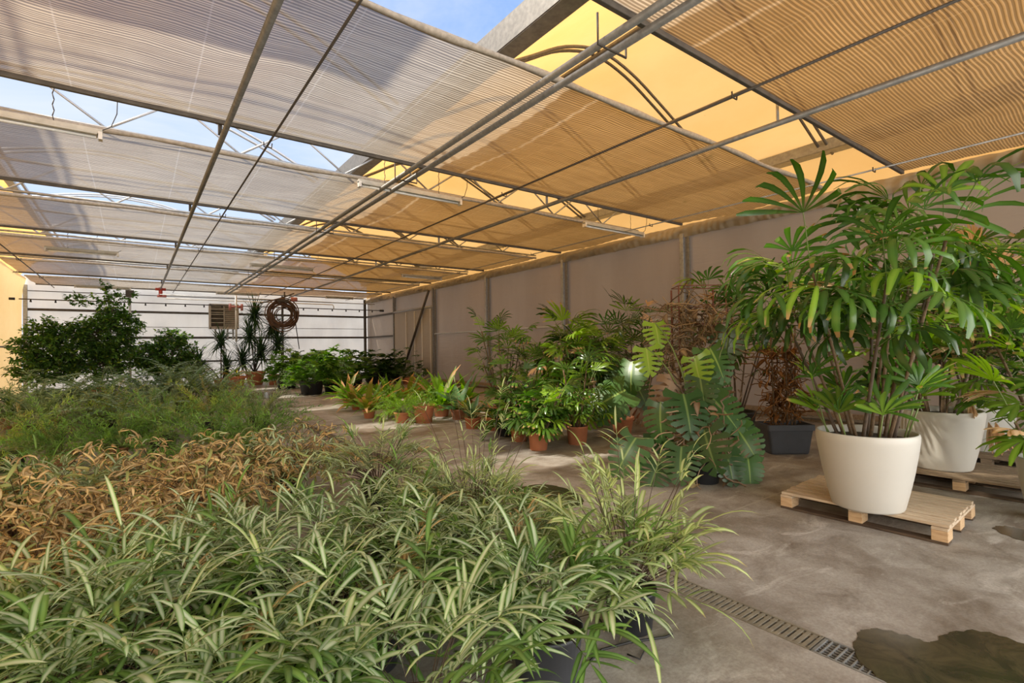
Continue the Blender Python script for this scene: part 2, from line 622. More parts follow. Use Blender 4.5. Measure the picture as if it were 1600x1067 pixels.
# upright film between wall top and right gutter
grid_wall('trim_2', lambda u, v: (WX + .02 + .03 * wr(u * 40, v * 3, 1), -3 + u * (BY + 3), 4.12 + v * .98), 90, 4, 'film')
# left part of the roof: film west of the opening, and an added sun-blocking panel
LARCH = [(-3.6, 4.6), (-3.2, 5.1), (-2.8, 5.45), (-2.4, 5.7)]


def lroof(u, v):
    x = u * 3
    i = min(int(x), 2)
    k = x - i
    return (LARCH[i][0] * (1 - k) + LARCH[i + 1][0] * k, -3 + v * (BY + 3), LARCH[i][1] * (1 - k) + LARCH[i + 1][1] * k + .02 * wr(u * 5, v * 30, 4))


grid_wall('ceiling', lroof, 9, 50, 'film')
grid_wall('ceiling', lambda u, v: (-2.4 + u * 2.7, -3 + v * 9.2, 5.7 + .55 * math.sin(u * PI * .6)), 10, 12, 'film')  # unseen panel, put in to keep direct sun off the nearest tub
# crumpled valance along the wall top


def val(u, v):
    y = -2 + u * (BY + 2)
    w = .03 * wr(y * 3, v * 4, 6) + .03 * math.sin(y * 7.3 + v * 3) * math.sin(y * 2.9)
    n1 = math.sin(y * 23 + 2 * math.sin(y * 5) + v * 6) * math.sin(y * 9.1 - v * 4)
    return (WX - .05 - .1 * math.sin(v * PI) * (1 + .5 * math.sin(y * 1.52)) + w * .5 + .025 * n1, y, 4.02 + v * .28 + w * .3 + .012 * n1)


grid_wall('trim_3', val, 900, 8, 'valance')

# galvanised gutters
g = G()
g.box((3.3, (BY - 3) / 2, 4.98), (.02, BY + 3, .3), 'galv_dull')
g.box((3.33, (BY - 3) / 2, 4.86), (.012, BY + 3, .06), 'galv')
g.box((3.41, (BY - 3) / 2, 4.83), (.22, BY + 3, .02), 'galv')
g.box((3.51, (BY - 3) / 2, 4.93), (.02, BY + 3, .2), 'galv')
struct('trim_4', g)
for i, (xs, nm) in enumerate((((10.1, 10.38), 'trim_5'),)):
    g = G()
    g.box(((xs[0] + xs[1]) / 2, (BY - 3) / 2, 5.02), (xs[1] - xs[0], BY + 3, .05), 'galv')
    for x in xs:
        g.box((x, (BY - 3) / 2, 5.1), (.03, BY + 3, .2), 'galv')
    struct(nm, g)
g = G()
for x, z in ((8.35, 5.8), (6.4, 6.5)):
    g.tube([(x, -3, z), (x, BY, z)], .035, 'galv_dull', 6)
struct('trim_6', g, True)
g = G()
g.box((-2.4, (BY + 5) / 2, 5.7), (.16, BY - 5, .09), 'galv_white')
g.box((-2.2, (BY + 5) / 2, 5.72), (.05, BY - 5, .06), 'galv_white')
struct('trim_7', g)

# roof arches: double tube hoops under the film, one object for each hoop
n_trim = 8
for k in range(12):
    y = 1.9 + 2.05 * k
    g = G()
    for dy in (-.07, .07):
        g.tube([(*((arch_pt(i / 36)[0],)), y + dy, arch_pt(i / 36)[1] - .02) for i in range(37)], .026, 'galv_dull', 6)
    struct('roof_arch', g, True)
for k in range(6):
    y = 7.2 + 4.14 * k
    g = G()
    for dy in (-.16, .1):
        g.tube([(-2.4 + 5.6 * i / 14, y + dy, 5.65 + .75 * math.sin(PI * (.12 + .8 * i / 14)) - (.66 * (i / 14) ** 2)) for i in range(15)], .028, 'galv_white', 6)
    struct('roof_arch', g, True)
for k in range(1, 6):
    y = 4.3 + 4.14 * k
    g = G()
    g.tube([(LX, y, 4.44), (WX, y, 4.44)], .026, 'galv', 6)
    g.tube([(LX, y, 5.0), (WX, y, 5.0)], .026, 'galv', 6)
    x, up = LX + .1, 0
    while x < WX - .8:
        g.tube([(x, y, 4.44 + .56 * up), (x + .78, y, 5.0 - .56 * up)], .017, 'galv' if x > 2.5 else 'galv_white', 5)
        up = 1 - up
        x += .78
    struct('roof_truss', g, True)

# wall posts, rails, base and the sliding door
for k, y in enumerate((7.1, 11.25, 15.4, 19.5, 23.65)):
    g = G()
    g.box((WX - .06, y, 2.05), (.07, .1, 4.1), 'galv' if k < 3 else 'galv_dull')
    g.box((WX - .015, y - .12, 2.05), (.03, .1, 4.1), 'galv_dull')
    bevel(struct('wall_post', g), .006)
g = G()
g.box((WX - .02, 3.4, 1.4), (.05, .12, 2.8), 'wall_panel')
struct('wall_post', g)
for k, (x, y) in enumerate(((-.15, BY - .08), (6.0, BY - .1), (WX - .12, BY - .1), (LX + .06, BY - .1))):
    g = G()
    g.box((x, y, 2.12), (.09 if k < 2 else .13, .1, 4.25), ('galv', 'dark_steel', 'dark_steel', 'galv')[k])
    if k == 0:
        g.box((x, y - .05, 4.05), (.3, .12, .3), 'dark_steel')
    bevel(struct('wall_post', g), .006)
g = G()
g.box((WX - .03, 8.0, 2.12), (.05, 23.0, .045), 'galv_white')
struct('trim_8', g)
g = G()
g.box((WX - .06, 8.0, .1), (.1, 23.0, .2), 'old_wood')
g.tube([(WX - .2, -3, .09), (WX - .2, 19.3, .09)], .035, 'galv_dull', 8)
struct('baseboard_right', g)
for k, (z, h, mt) in enumerate(((3.28, .1, 'dark_steel'), (2.15, .1, 'dark_steel'), (1.05, .08, 'dark_steel'), (2.62, .025, 'galv_dull'), (4.02, .03, 'dark_steel'))):
    g = G()
    g.box(((LX + WX) / 2, BY - .03, z), (WX - LX, .04, h), mt)
    struct('trim_%d' % (9 + k), g)
for k, z in enumerate((3.28, 2.15)):
    g = G()
    g.box((WX - .02, 25.55, z), (.04, 3.7, .09), 'dark_steel')
    struct('trim_%d' % (14 + k), g)
g = G()
g.box((WX - .04, 21.6, 1.62), (.05, 3.9, 3.24), 'door_panel')
o = struct('door_1', g)
for i, y in enumerate((19.75, 20.55, 21.3, 22.2)):
    g = G()
    g.box((WX - .08, y, 1.62), (.03, .05, 3.2), 'pvc')
    link('panel_seam', g.mesh('panel_seam', False), o)
g = G()
g.tube([(WX - .1, 23.5, 3.3), (WX - .1, 19.5, 3.3)], .045, 'galv', 8)
struct('trim_16', g, True)
g = G()
g.tube([(WX - .16, 19.7, 4.0), (WX - .16, 22.5, .35)], .055, 'dark_steel', 8)
tag(link('brace_bar', g.mesh('brace_bar')), 'dark steel bar slanting across the pale sliding door by the far right corner', 'bar')
g = G()
g.tube([(LX + .08, -2, 1.75), (LX + .08, 27, 1.75)], .03, 'dark_steel', 6)
struct('trim_17', g, True)

# ------------------------------------------------------------------ shade screens
GAP = [(2.78, 3.92), (6.98, 8.1), (11.13, 12.25), (15.26, 16.36), (19.35, 20.42), (23.6, 24.65)]
SPAN = [(-2.6, 2.78)] + [(GAP[i][1], GAP[i + 1][0]) for i in range(5)] + [(24.65, 27.3)]
SLAB = ['large pleated beige shade screen directly overhead at the upper right, nearest of all', 'grey to golden shade screen with green mould marks between the first two ceiling gaps',
        'pleated shade screen beyond the long white lamp over the middle gap', 'pleated shade screen between the third and fourth ceiling gaps from the front',
        'pleated shade screen between the fourth and fifth ceiling gaps from the front', 'narrow-looking shade screen next to last before the back wall',
        'last shade screen, ending against the back wall of white film']
rg = random.Random(11)
for k, (y0, y1) in enumerate(SPAN):
    root = empty('shade_screen', (3.4, (y0 + y1) / 2, CZ), 0, SLAB[k], 'shade screen', 'pleated shade screens under the roof')
    g = G()
    nx, ny = 70, 40
    yc = (y0 + y1) / 2
    p0, p1, p2 = rg.uniform(0, 6), rg.uniform(0, 6), rg.uniform(0, 6)
    ids = []
    for i in range(nx + 1):
        row = []
        x = LX + .38 + (WX - .25 - LX - .38) * i / nx
        for j in range(ny + 1):
            v = j / ny
            y = y0 + (y1 - y0) * v
            w = .014 * math.sin(x * 1.9 + p0 + 3 * v) * math.sin(PI * v) + .012 * math.sin(x * 5.2 + v * 9 + p1) * math.sin(PI * v)
            w += -.05 * abs(math.sin((x + 2.57) * PI / 3.86)) * math.sin(PI * v) + .007 * math.sin(y * 26 + math.sin(x * 1.3 + p2) * 2.2)
            row.append(g.vert((x - 3.4, y - yc, w), i / nx, v))
        ids.append(row)
    for i in range(nx):
        for j in range(ny):
            g.face([ids[i][j], ids[i + 1][j], ids[i + 1][j + 1], ids[i][j + 1]], 'screen')
    link('cloth', g.mesh('cloth'), root)
    g = G()
    g.box((.12, y1 - yc, -.01), (WX - LX - .6, .05, .075), 'bar_dark')
    bevel(link('edge_bar', g.mesh('edge_bar', False), root), .008)
    if k:
        g = G()
        xs = [LX + .38 + (WX - .62 - LX) * i / 60 - 3.4 for i in range(61)]
        g.tube([(x, y0 - yc + .02 + .008 * math.sin(x * 3), .005 + .012 * math.sin(x * 2.2 + k)) for x in xs], [.034 + .007 * math.sin(x * 5 + k) for x in xs], 'bar_tan', 8)
        link('rolled_edge', g.mesh('rolled_edge'), root)

# ------------------------------------------------------------------ pipes under the screens


def bracket(g, x, y, z, mat):
    g.box((x - .05, y, z + .1), (.012, .05, .2), mat)
    g.box((x, y, z + .03), (.08, .05, .03), mat)


t = empty('steel_pipe', (.88, 12, 4.13), 0, 'long grey steel pipe under the screens ending in a red valve, leftmost thick one', 'pipe')
g = G()
g.tube([(0, -10.5, 0), (0, 13.6, 0)], .034, 'galv_dull', 10)
link('tube', g.mesh('tube'), t)
for y0, _ in GAP:
    g = G()
    g.box((-.03, y0 - 12 + .05, .085), (.04, .06, .14), 'dark_steel')
    link('hanger', g.mesh('hanger', False), t)
g = G()
g.tube([(0, 13.5, .05), (0, 13.5, -.3)], .07, 'red_plastic', 10)
g.box((0, 13.5, -.02), (.36, .12, .1), 'red_plastic')
g.tube([(-.12, 13.5, -.3), (.2, 13.5, -.3)], .05, 'pink_plastic', 8)
link('valve', g.mesh('valve'), t)
t = empty('heating_pipes', (3.36, 12, 4.13), 0, 'pair of parallel galvanised heating pipes joined by hangers, running to the back wall', 'pipe')
for dx in (-.09, .09):
    g = G()
    g.tube([(dx, -11.5, 0), (dx, 14.2, 0)], .036, 'galv_dull', 10)
    link('tube', g.mesh('tube'), t)
for y0, y1 in GAP:
    g = G()
    yy = y0 + .2 - 12
    g.tube([(-.17, yy, .22), (-.17, yy, -.05), (.19, yy, -.05), (.19, yy, .09)], .011, 'dark_steel', 6)
    link('hanger', g.mesh('hanger'), t)
t = empty('steel_pipe', (6.14, 12, 4.11), 0, 'thick grey steel pipe crossing the golden screens on the right', 'pipe')
g = G()
g.tube([(0, -11.8, 0), (0, 14.6, 0)], .034, 'galv_dull', 10)
link('tube', g.mesh('tube'), t)
for y0, _ in GAP:
    g = G()
    g.box((0, y0 - 12 + .1, .14), (.05, .012, .24), 'galv')
    link('hanger', g.mesh('hanger', False), t)
for x, r_, lab in ((1.39, .014, 'thin wire tube right of the leftmost thick pipe, with ring clamps at each gap'), (5.15, .014, 'thin dark wire tube left of the single thick pipe on the right'),
                   (9.15, .013, 'thin light wire tube nearest to the right wall'), (-2.57, .016, 'thin dark wire tube nearest to the yellow left wall')):
    t = empty('guide_rail', (x, 12, 4.15), 0, lab, 'tube', 'thin tubes carrying the shade screens')
    g = G()
    g.tube([(0, -11.5, 0), (0, 15.2, 0)], r_, 'dark_steel' if x != 9.15 else 'galv', 6)
    link('tube', g.mesh('tube'), t)
    for y0, _ in GAP:
        g = G()
        g.tube([(-.05, y0 - 12 + .08, .03), (-.045, y0 - 12 + .08, -.03), (.045, y0 - 12 + .08, -.03), (.05, y0 - 12 + .08, .03)], .009, 'dark_steel', 5)
        link('clamp', g.mesh('clamp'), t)

# fluorescent battens
for x0, x1, y, lab in ((2.89, 4.8, 7.93, 'white fluorescent batten lamp below the middle gap beside the heating pipes'), (7.9, 9.9, 7.88, 'fluorescent batten lamp near the top of the right wall, under the yellow truss'),
                       (-2.4, -.3, 7.93, 'fluorescent batten lamp at the upper left on a chain against blue sky'), (-1.82, -.33, 17.3, 'short dusty batten lamp under the left screens above the small trees'),
                       (2.88, 4.8, 17.4, 'batten lamp crossing the pair of heating pipes far back'), (7.82, 9.47, 17.15, 'far batten lamp close to the right wall top'),
                       (7.8, 9.2, 26.2, 'dark batten lamp above the far right corner'), (3.0, 4.8, 26.6, 'batten lamp in front of the back wall above the cooler box'),
                       (-1.9, -.1, 26.4, 'batten lamp in front of the back wall above the tallest tree')):
    t = empty('hanging_lamp', ((x0 + x1) / 2, y, 4.17), 0, lab, 'lamp', 'fluorescent battens hung below the screens')
    L = x1 - x0
    g = G()
    g.box((0, 0, .03), (L, .085, .06), 'fixture')
    g.box((0, 0, -.012), (L - .1, .13, .018), 'fixture')
    hs = bevel(link('housing', g.mesh('housing', False), t), .006)
    g = G()
    g.tube([(-L / 2 + .06, 0, -.04), (L / 2 - .06, 0, -.04)], .019, 'tube_glass', 8)
    link('lamp_tube', g.mesh('lamp_tube'), hs)
    for sx in (-1, 1):
        g = G()
        g.box((sx * (L / 2 - .02), 0, -.02), (.04, .1, .09), 'pvc')
        link('end_cap', g.mesh('end_cap', False), hs)
        g = G()
        xx = sx * (L / 2 - .45)
        for q in range(9):
            g.tube([(xx + .008 * (-1) ** q, 0, .06 + q * .065), (xx - .008 * (-1) ** q, 0, .06 + (q + 1) * .065)], .006, 'dark_steel', 4)
        link('chain', g.mesh('chain'), t)
    g = G()
    g.tube([(L / 2 - .02, 0, .05), (L / 2 + .08, 0, .12), (L / 2 + .14, 0, .3), (L / 2 + .15, 0, .62)], .006, 'cable', 5)
    link('lead', g.mesh('lead'), t)

# ------------------------------------------------------------------ back wall equipment
t = empty('cooler_box', (3.38, 27.2, 2.55), 0, 'square beige louvred cooler box on the white back wall', 'cooler')
g = G()
for sx in (-1, 1):
    g.box((sx * .57, 0, .58), (.07, .34, 1.16), 'cooler')
for z in (.03, 1.13):
    g.box((0, 0, z), (1.16, .34, .07), 'cooler')
g.box((0, .1, .58), (1.1, .1, 1.1), 'cooler_dark')
link('frame', g.mesh('frame', False), t)
g = G()
for q in range(11):
    g.box((-.27 + 0, -.08, .1 + q * .096), (.52, .06, .03), 'cooler_dark' if q in (1, 3, 5, 8) else 'cooler', Matrix.Rotation(.6, 3, 'X'))
    g.box((.29, -.08, .1 + q * .096), (.5, .06, .055), 'cooler', Matrix.Rotation(.6, 3, 'X'))
link('louvre', g.mesh('louvre', False), t)
g = G()
g.box((0, -.12, .58), (.05, .05, 1.1), 'cooler')
g.box((0, -.12, .9), (1.1, .05, .03), 'cooler')
link('divider', g.mesh('divider', False), t)
g = G()
for x in (-.35, -.1, .15, .38):
    g.box((x, 0, -.25), (.07, .1, .5), 'galv')
g.box((.05, -.02, -.2), (.75, .08, .06), 'galv')
g.box((0, .12, -1.3), (.08, .08, 2.5), 'galv')
link('stand', g.mesh('stand', False), t)

t = empty('spray_boom', (3.3, 24.2, 3.42), 0, 'long horizontal spray boom with drip nozzles hung across the back of the house', 'boom')
g = G()
g.tube([(-6.5, 0, 0), (6.6, 0, 0)], .022, 'dark_steel', 6)
g.tube([(-6.6, .02, 0), (-6.75, .02, 0)], .05, 'cable', 6)
g.tube([(6.55, .02, 0), (6.75, .02, 0)], .06, 'cable', 6)
link('tube', g.mesh('tube'), t)
for q in range(20):
    g = G()
    g.tube([(-6.2 + q * .65, 0, 0), (-6.2 + q * .65, 0, -.1)], [.02, .035], 'cable', 6)
    link('nozzle', g.mesh('nozzle'), t)
g = G()
g.tube([(-2.3, -.05, .2), (4.2, -.05, .2), (4.25, -.05, .12), (4.25, -.05, 0)], .022, 'pvc', 6)
g.tube([(-2.5, .05, .36), (6.3, .05, .3)], .018, 'galv', 6)
link('feed_tube', g.mesh('feed_tube'), t)
t = empty('water_riser', (3.45, 24.1, 1.9), 0, 'white plastic riser pipe with pink valve in front of the cooler box', 'pipe')
g = G()
g.tube([(0, 0, 0), (0, 0, 1.95)], .04, 'pvc', 8)
link('tube', g.mesh('tube'), t)
g = G()
g.tube([(-.25, 0, 1.48), (.25, 0, 1.48)], .05, 'pink_plastic', 8)
for x in (-.22, 0, .22):
    g.tube([(x, 0, 1.6), (x, 0, 1.32)], .05, 'pink_plastic' if x else 'pvc', 8)
link('valve', g.mesh('valve'), t)
g = G()
g.tube([(0, 0, .02), (.06, 0, -.4), (.14, 0, -.9), (.3, 0, -1.3)], .013, 'galv', 5)
link('lead', g.mesh('lead'), t)

t = empty('hose_coil', (5.25, 24, 3.15), 0, 'big coil of brown hose hanging from the pipe near the back wall', 'hose')
g = G()
rg = random.Random(3)
for q in range(17):
    rr = .62 - .3 * rg.random() * (q / 17 + .2)
    cx, cz, yy, tl = rg.uniform(-.1, .1), rg.uniform(-.2, .04), rg.uniform(-.12, .12), rg.uniform(-.25, .25)
    pts = []
    for k in range(25):
        a = 2 * PI * k / 24
        pts.append((cx + rr * math.cos(a), yy + tl * .25 * math.sin(a), cz + rr * math.sin(a) * (1.0 + .05 * math.sin(a + q)) - .0))
    g.tube(pts, .025, 'hose', 6, cap=False)
link('hose', g.mesh('hose'), t)
g = G()
g.box((0, 0, .55), (.5, .28, .12), 'dark_steel')
g.tube([(-.9, 0, .4), (0, 0, .68), (.5, 0, .9)], .03, 'dark_steel', 6)
g.tube([(.45, 0, .35), (.7, 0, -1.6)], .02, 'cable', 5)
g.tube([(.1, 0, .5), (.1, 0, .95)], .03, 'dark_steel', 6)
link('bracket', g.mesh('bracket', False), t)
g = G()
g.tube([(.35, -.1, .62), (.6, -.1, .62)], .1, 'pink_plastic', 8)
link('pump', g.mesh('pump'), t)

# ------------------------------------------------------------------ floor: drain, puddles, cable
for k, (y0, lab) in enumerate(((.13, 'open steel mesh drain grate at the bottom of the photo by the large wet patch'), (1.14, 'slotted drain grate, dusty, second along the channel'), (2.15, 'drain grate half hidden behind the bright fern in the black pot'))):
    t = empty('drain_grate', (2.72, y0, -.022), 0, lab, 'grate', 'grates over the floor drain')
    g = G()
    mt = 'galv' if k == 0 else 'old_grate'
    if k and 'old_grate' not in M:
        M['old_grate'] = simple('dusty_grate_metal', (.3, .26, .19), .7, .2, scale=15, var=.35)
    for x in (-.082, .082):
        g.box((x, .5, .012), (.012, 1.0, .024), mt)
    for y in (.006, .994):
        g.box((0, y, .012), (.16, .014, .024), mt)
    link('rim', g.mesh('rim', False), t)
    g = G()
    n = 30
    for q in range(1, n):
        g.box((0, q / n, .014), (.156, .006 if k == 0 else .02, .016), mt)
    for x in (-.05, -.025, 0, .025, .05) if k == 0 else (-.055, .055):
        g.box((x, .5, .012), (.005 if k == 0 else .02, .98, .012), mt)
    link('bars', g.mesh('bars', False), t)


def blob(name, px, label, z=.003):
    pts = [atz(x, y, 0) for x, y in px]
    c = sum(pts, Vector()) / len(pts)
    g = G()
    n = len(pts)
    fine = []
    for i in range(n):
        p0, p1, p2, p3 = pts[i - 1], pts[i], pts[(i + 1) % n], pts[(i + 2) % n]
        for s_ in range(6):
            t = s_ / 6
            q = .5 * ((2 * p1) + (p2 - p0) * t + (2 * p0 - 5 * p1 + 4 * p2 - p3) * t * t + (3 * p1 - p0 - 3 * p2 + p3) * t ** 3)
            fine.append(q + Vector((.008 * math.sin(i * 7 + s_ * 2.3), .008 * math.cos(i * 5 + s_ * 1.9), 0)))
    ci = g.vert((0, 0, z))
    ring = [g.vert((q.x - c.x, q.y - c.y, z)) for q in fine]
    out_ = [g.vert(((q.x - c.x) * 1.006, (q.y - c.y) * 1.006, 0.0005)) for q in fine]
    for i in range(len(ring)):
        j = (i + 1) % len(ring)
        g.face([ci, ring[i], ring[j]], 'wet')
        g.face([ring[i], out_[i], out_[j], ring[j]], 'wet')
    o = link(name, g.mesh(name, False))
    o.location = (c.x, c.y, 0)
    tag(o, label, 'puddle')


blob('puddle', [(1342, 990), (1338, 1025), (1400, 1075), (1500, 1110), (1640, 1110), (1640, 1030), (1590, 1003), (1530, 986), (1480, 990), (1455, 1004), (1420, 994), (1370, 983)], 'large dark wet patch on the concrete in the bottom right corner')
blob('puddle', [(790, 775), (810, 762), (850, 757), (885, 764), (910, 779), (905, 790), (865, 796), (815, 793)], 'oval dark puddle on the concrete behind the leaning ribbon ferns')
blob('puddle', [(1552, 826), (1570, 822), (1600, 828), (1640, 836), (1640, 852), (1590, 843)], 'narrow wet patch on the floor below the small white tub at the right edge')
blob('puddle', [(385, 617), (400, 613), (430, 614), (436, 620), (410, 623), (388, 622)], 'small far puddle on the path in front of the back row')
g = G()
pts = [atz(x, y, .008) for x, y in ((905, 1075), (915, 1040), (940, 1015), (985, 1003), (1040, 995), (1050, 990))]
g.tube(pts, .006, 'cable', 6)
pts = [atz(x, y, .008) for x, y in ((935, 965), (950, 985), (985, 990), (1010, 1010), (1000, 1030), (980, 1022))]
g.tube(pts, .004, 'cable', 5)
tag(link('irrigation_cable', g.mesh('irrigation_cable')), 'thin black cable looping over the concrete beneath the bright fern', 'cable')

# ------------------------------------------------------------------ pots


def pot_mesh(kind, r, h, mat):
    g = G()
    if kind == 'rim':
        pr = [(r * .68, 0), (r * .7, .004), (r * .9, h * .78), (r * .92, h * .8), (r, h * .82), (r * 1.02, h * .9), (r, h), (r * .93, h), (r * .9, h * .9), (r * .88, h * .86)]
    elif kind == 'plain':
        pr = [(r * .78, 0), (r * .8, .004), (r * .97, h * .93), (r, h * .94), (r, h), (r * .95, h), (r * .93, h * .86)]
    elif kind == 'tub':
        pr = [(r * .66, 0), (r * .69, .006), (r * .71, .02), (r * .8, h * .25), (r * .89, h * .5), (r * .96, h * .75), (r * .995, h * .9), (r, h * .96), (r * .985, h * .99), (r * .965, h), (r * .945, h * .99), (r * .93, h * .95), (r * .9, h * .85)]
    g.lathe(pr, mat, 36)
    return g.mesh('pot')


def soil_mesh(r, z, mat='soil'):
    g = G()
    c = g.vert((0, 0, z + .012))
    ring = [g.vert((math.cos(a * PI / 12) * r, math.sin(a * PI / 12) * r, z + .004 * math.sin(a * 3.3))) for a in range(24)]
    for i in range(24):
        g.face([c, ring[i], ring[(i + 1) % 24]], mat)
    return g.mesh('soil')


POT = {}


def pot(kind, r, h, mat):
    k = (kind, r, h, mat)
    if k not in POT:
        top = {'rim': .88, 'plain': .87, 'tub': .9}[kind]
        rr = {'rim': .885, 'plain': .935, 'tub': .91}[kind]
        POT[k] = [('pot', pot_mesh(kind, r, h, mat)), ('soil', soil_mesh(r * rr, h * top))]
    return POT[k]


def plant(name, parts, loc, label, cat='plant', rz=0, sc=1.0, group=None):
    t = empty(name, loc, rz, label, cat, group, sc)
    for pn, me in parts:
        link(pn, me, t)
    return t


# ------------------------------------------------------------------ plant generators (base of foliage at z0)


def ribbon_fern(seed, n=46, z0=.19, h=.34, reach=.3, L=.2, W=.017, pairs=3, mat='ribbon', tall=0, dark=.12, segs=5, dead=.0, light=0.0):
    rg = random.Random(seed)
    lf, st = G(), G()
    for i in range(n + tall):
        is_tall = i >= n
        az = rg.uniform(0, 2 * PI)
        el = rg.uniform(.55, 1.45) if not is_tall else rg.uniform(1.15, 1.5)
        sl = h * rg.uniform(.45, 1.15) * (1 if not is_tall else rg.uniform(1.7, 2.2))
        p = Vector((math.cos(az) * rg.uniform(0, .07), math.sin(az) * rg.uniform(0, .07), z0))
        d = pol(az + rg.uniform(-.3, .3), el)
        k = 5
        pts = [p.copy()]
        ax = d.cross(UP).normalized()
        bend = rg.uniform(.15, .75) * (1 if not is_tall else .3)
        for q in range(k):
            d = Quaternion(ax, -bend / k) @ d
            p = p + d * sl / k
            pts.append(p.copy())
        st.tube(pts, .0022, 'stipe', 3, cap=False)
        rl = L * rg.uniform(.35, .7)
        r = rg.random()
        mm = mat
        if r < dark:
            mm = 'ribbon_dark'
        elif r < dark + dead:
            mm = 'dead'
        elif r < dark + dead + light:
            mm = 'ribbon_light'
        np_ = pairs + rg.choice((-1, 0, 0, 1))
        wS = W * rg.uniform(.75, 1.25) * (.6 if is_tall else 1)
        for q in range(np_):
            t = q / max(1, np_)
            bp = p + d * (rl * t)
            dd = Quaternion(ax, -.25 * t) @ d
            tl = .55 if is_tall else 1
            sidev = dd.cross(UP)
            if sidev.length < .1:
                sidev = ax
            sidev.normalize()
            for sg in (-1, 1):
                lf.new_rnd(rg)
                a = rg.uniform(.65, 1.05)
                ld = dd * math.cos(a) + sidev * (sg * math.sin(a)) + UP * rg.uniform(.0, .45)
                ll = L * tl * rg.uniform(.65, 1.1) * (1 - .25 * t)
                lf.strap(bp, ld, ll, wS, rg.uniform(.3, 1.35), mm, segs, 'strap', rg.uniform(-.5, .5), 2, .3)
                if q == 0 and rg.random() < .6:
                    ld2 = dd * math.cos(a + .5) + sidev * (sg * math.sin(a + .5)) + UP * rg.uniform(-.1, .2)
                    lf.strap(bp, ld2, ll * .65, wS * .9, rg.uniform(.6, 1.6), mm, segs, 'strap', rg.uniform(-.5, .5), 2, .3)
        lf.new_rnd(rg)
        st.tube([p, p + d * rl], .0018, 'stipe_green', 3, cap=False)
        lf.strap(p + d * rl * .95, d, L * (.55 if is_tall else 1) * rg.uniform(.9, 1.3), wS * 1.1, rg.uniform(.6, 1.5), mm, segs + 1, 'strap', rg.uniform(-.4, .4), 2, .3)
    return lf.mesh('foliage'), st.mesh('stalks')


def withered_fern(seed, n=60, z0=.19, h=.3, L=.15, W=.0135, green=.12, spread=1.0):
    rg = random.Random(seed)
    lf, st = G(), G()
    for i in range(n):
        az = rg.uniform(0, 2 * PI)
        el = rg.uniform(.65, 1.52)
        sl = h * rg.uniform(.5, 1.15)
        p = Vector((math.cos(az) * .06, math.sin(az) * .06, z0))
        d = pol(az, el)
        ax = d.cross(UP).normalized()
        pts = [p.copy()]
        bend = rg.uniform(.5, 2.3)
        for q in range(6):
            d = Quaternion(ax, -bend / 6) @ d
            p = p + d * sl / 6 * spread
            pts.append(p.copy())
        st.tube(pts, .0022, 'stipe', 3, cap=False)
        for q in range(2, 7):
            for sg in (-1, 1, 0):
                lf.new_rnd(rg)
                ld = Vector((rg.uniform(-1, 1), rg.uniform(-1, 1), rg.uniform(-.9, .7))) + d * .6
                lf.strap(pts[q], ld, L * rg.uniform(.5, 1.1), W * rg.uniform(.8, 1.5), rg.uniform(1.2, 4.2), 'dead' if rg.random() > green else 'ribbon', 5, 'strap', rg.uniform(-1.4, 1.4), 2, .5)
    return lf.mesh('foliage'), st.mesh('stalks')


def feather_fern(seed, n=90, z0=.2, h=.6, mat='aspar', nl=.045, droop=1.4, W=.01, nodes=12, per=4):
    rg = random.Random(seed)
    lf, st = G(), G()
    for i in range(n):
        az = rg.uniform(0, 2 * PI)
        el = rg.uniform(.35, 1.5)
        sl = h * rg.uniform(.6, 1.25)
        p = Vector((math.cos(az) * .07, math.sin(az) * .07, z0))
        d = pol(az, el)
        ax = d.cross(UP).normalized()
        bend = rg.uniform(.4, droop)
        pts = [p.copy()]
        lf.new_rnd(rg)
        for q in range(nodes):
            d = Quaternion(ax, -bend / nodes) @ d
            p = p + d * sl / nodes
            pts.append(p.copy())
            if q < 3:
                continue
            for w in range(per):
                ld = Vector((rg.uniform(-1, 1), rg.uniform(-1, 1), rg.uniform(-.6, .9))) + d * .7
                ld.normalize()
                sd = ld.cross(Vector((rg.uniform(-1, 1), rg.uniform(-1, 1), 1))).normalized() * W / 2
                ll = nl * rg.uniform(.7, 1.7)
                a, b, c = lf.vert(p - sd, 0, 0), lf.vert(p + sd, 1, 0), lf.vert(p + ld * ll, .5, 1)
                lf.face([a, b, c], mat)
                ld2 = ld + Vector((rg.uniform(-.7, .7), rg.uniform(-.7, .7), rg.uniform(-.4, .7)))
                q0 = p + ld * ll * .5
                a, b, c = lf.vert(q0 - sd, 0, 0), lf.vert(q0 + sd, 1, 0), lf.vert(q0 + ld2.normalized() * ll * .8, .5, 1)
                lf.face([a, b, c], mat)
        st.tube(pts, .002, 'stipe_green', 3, cap=False)
    return lf.mesh('foliage', False), st.mesh('stalks')


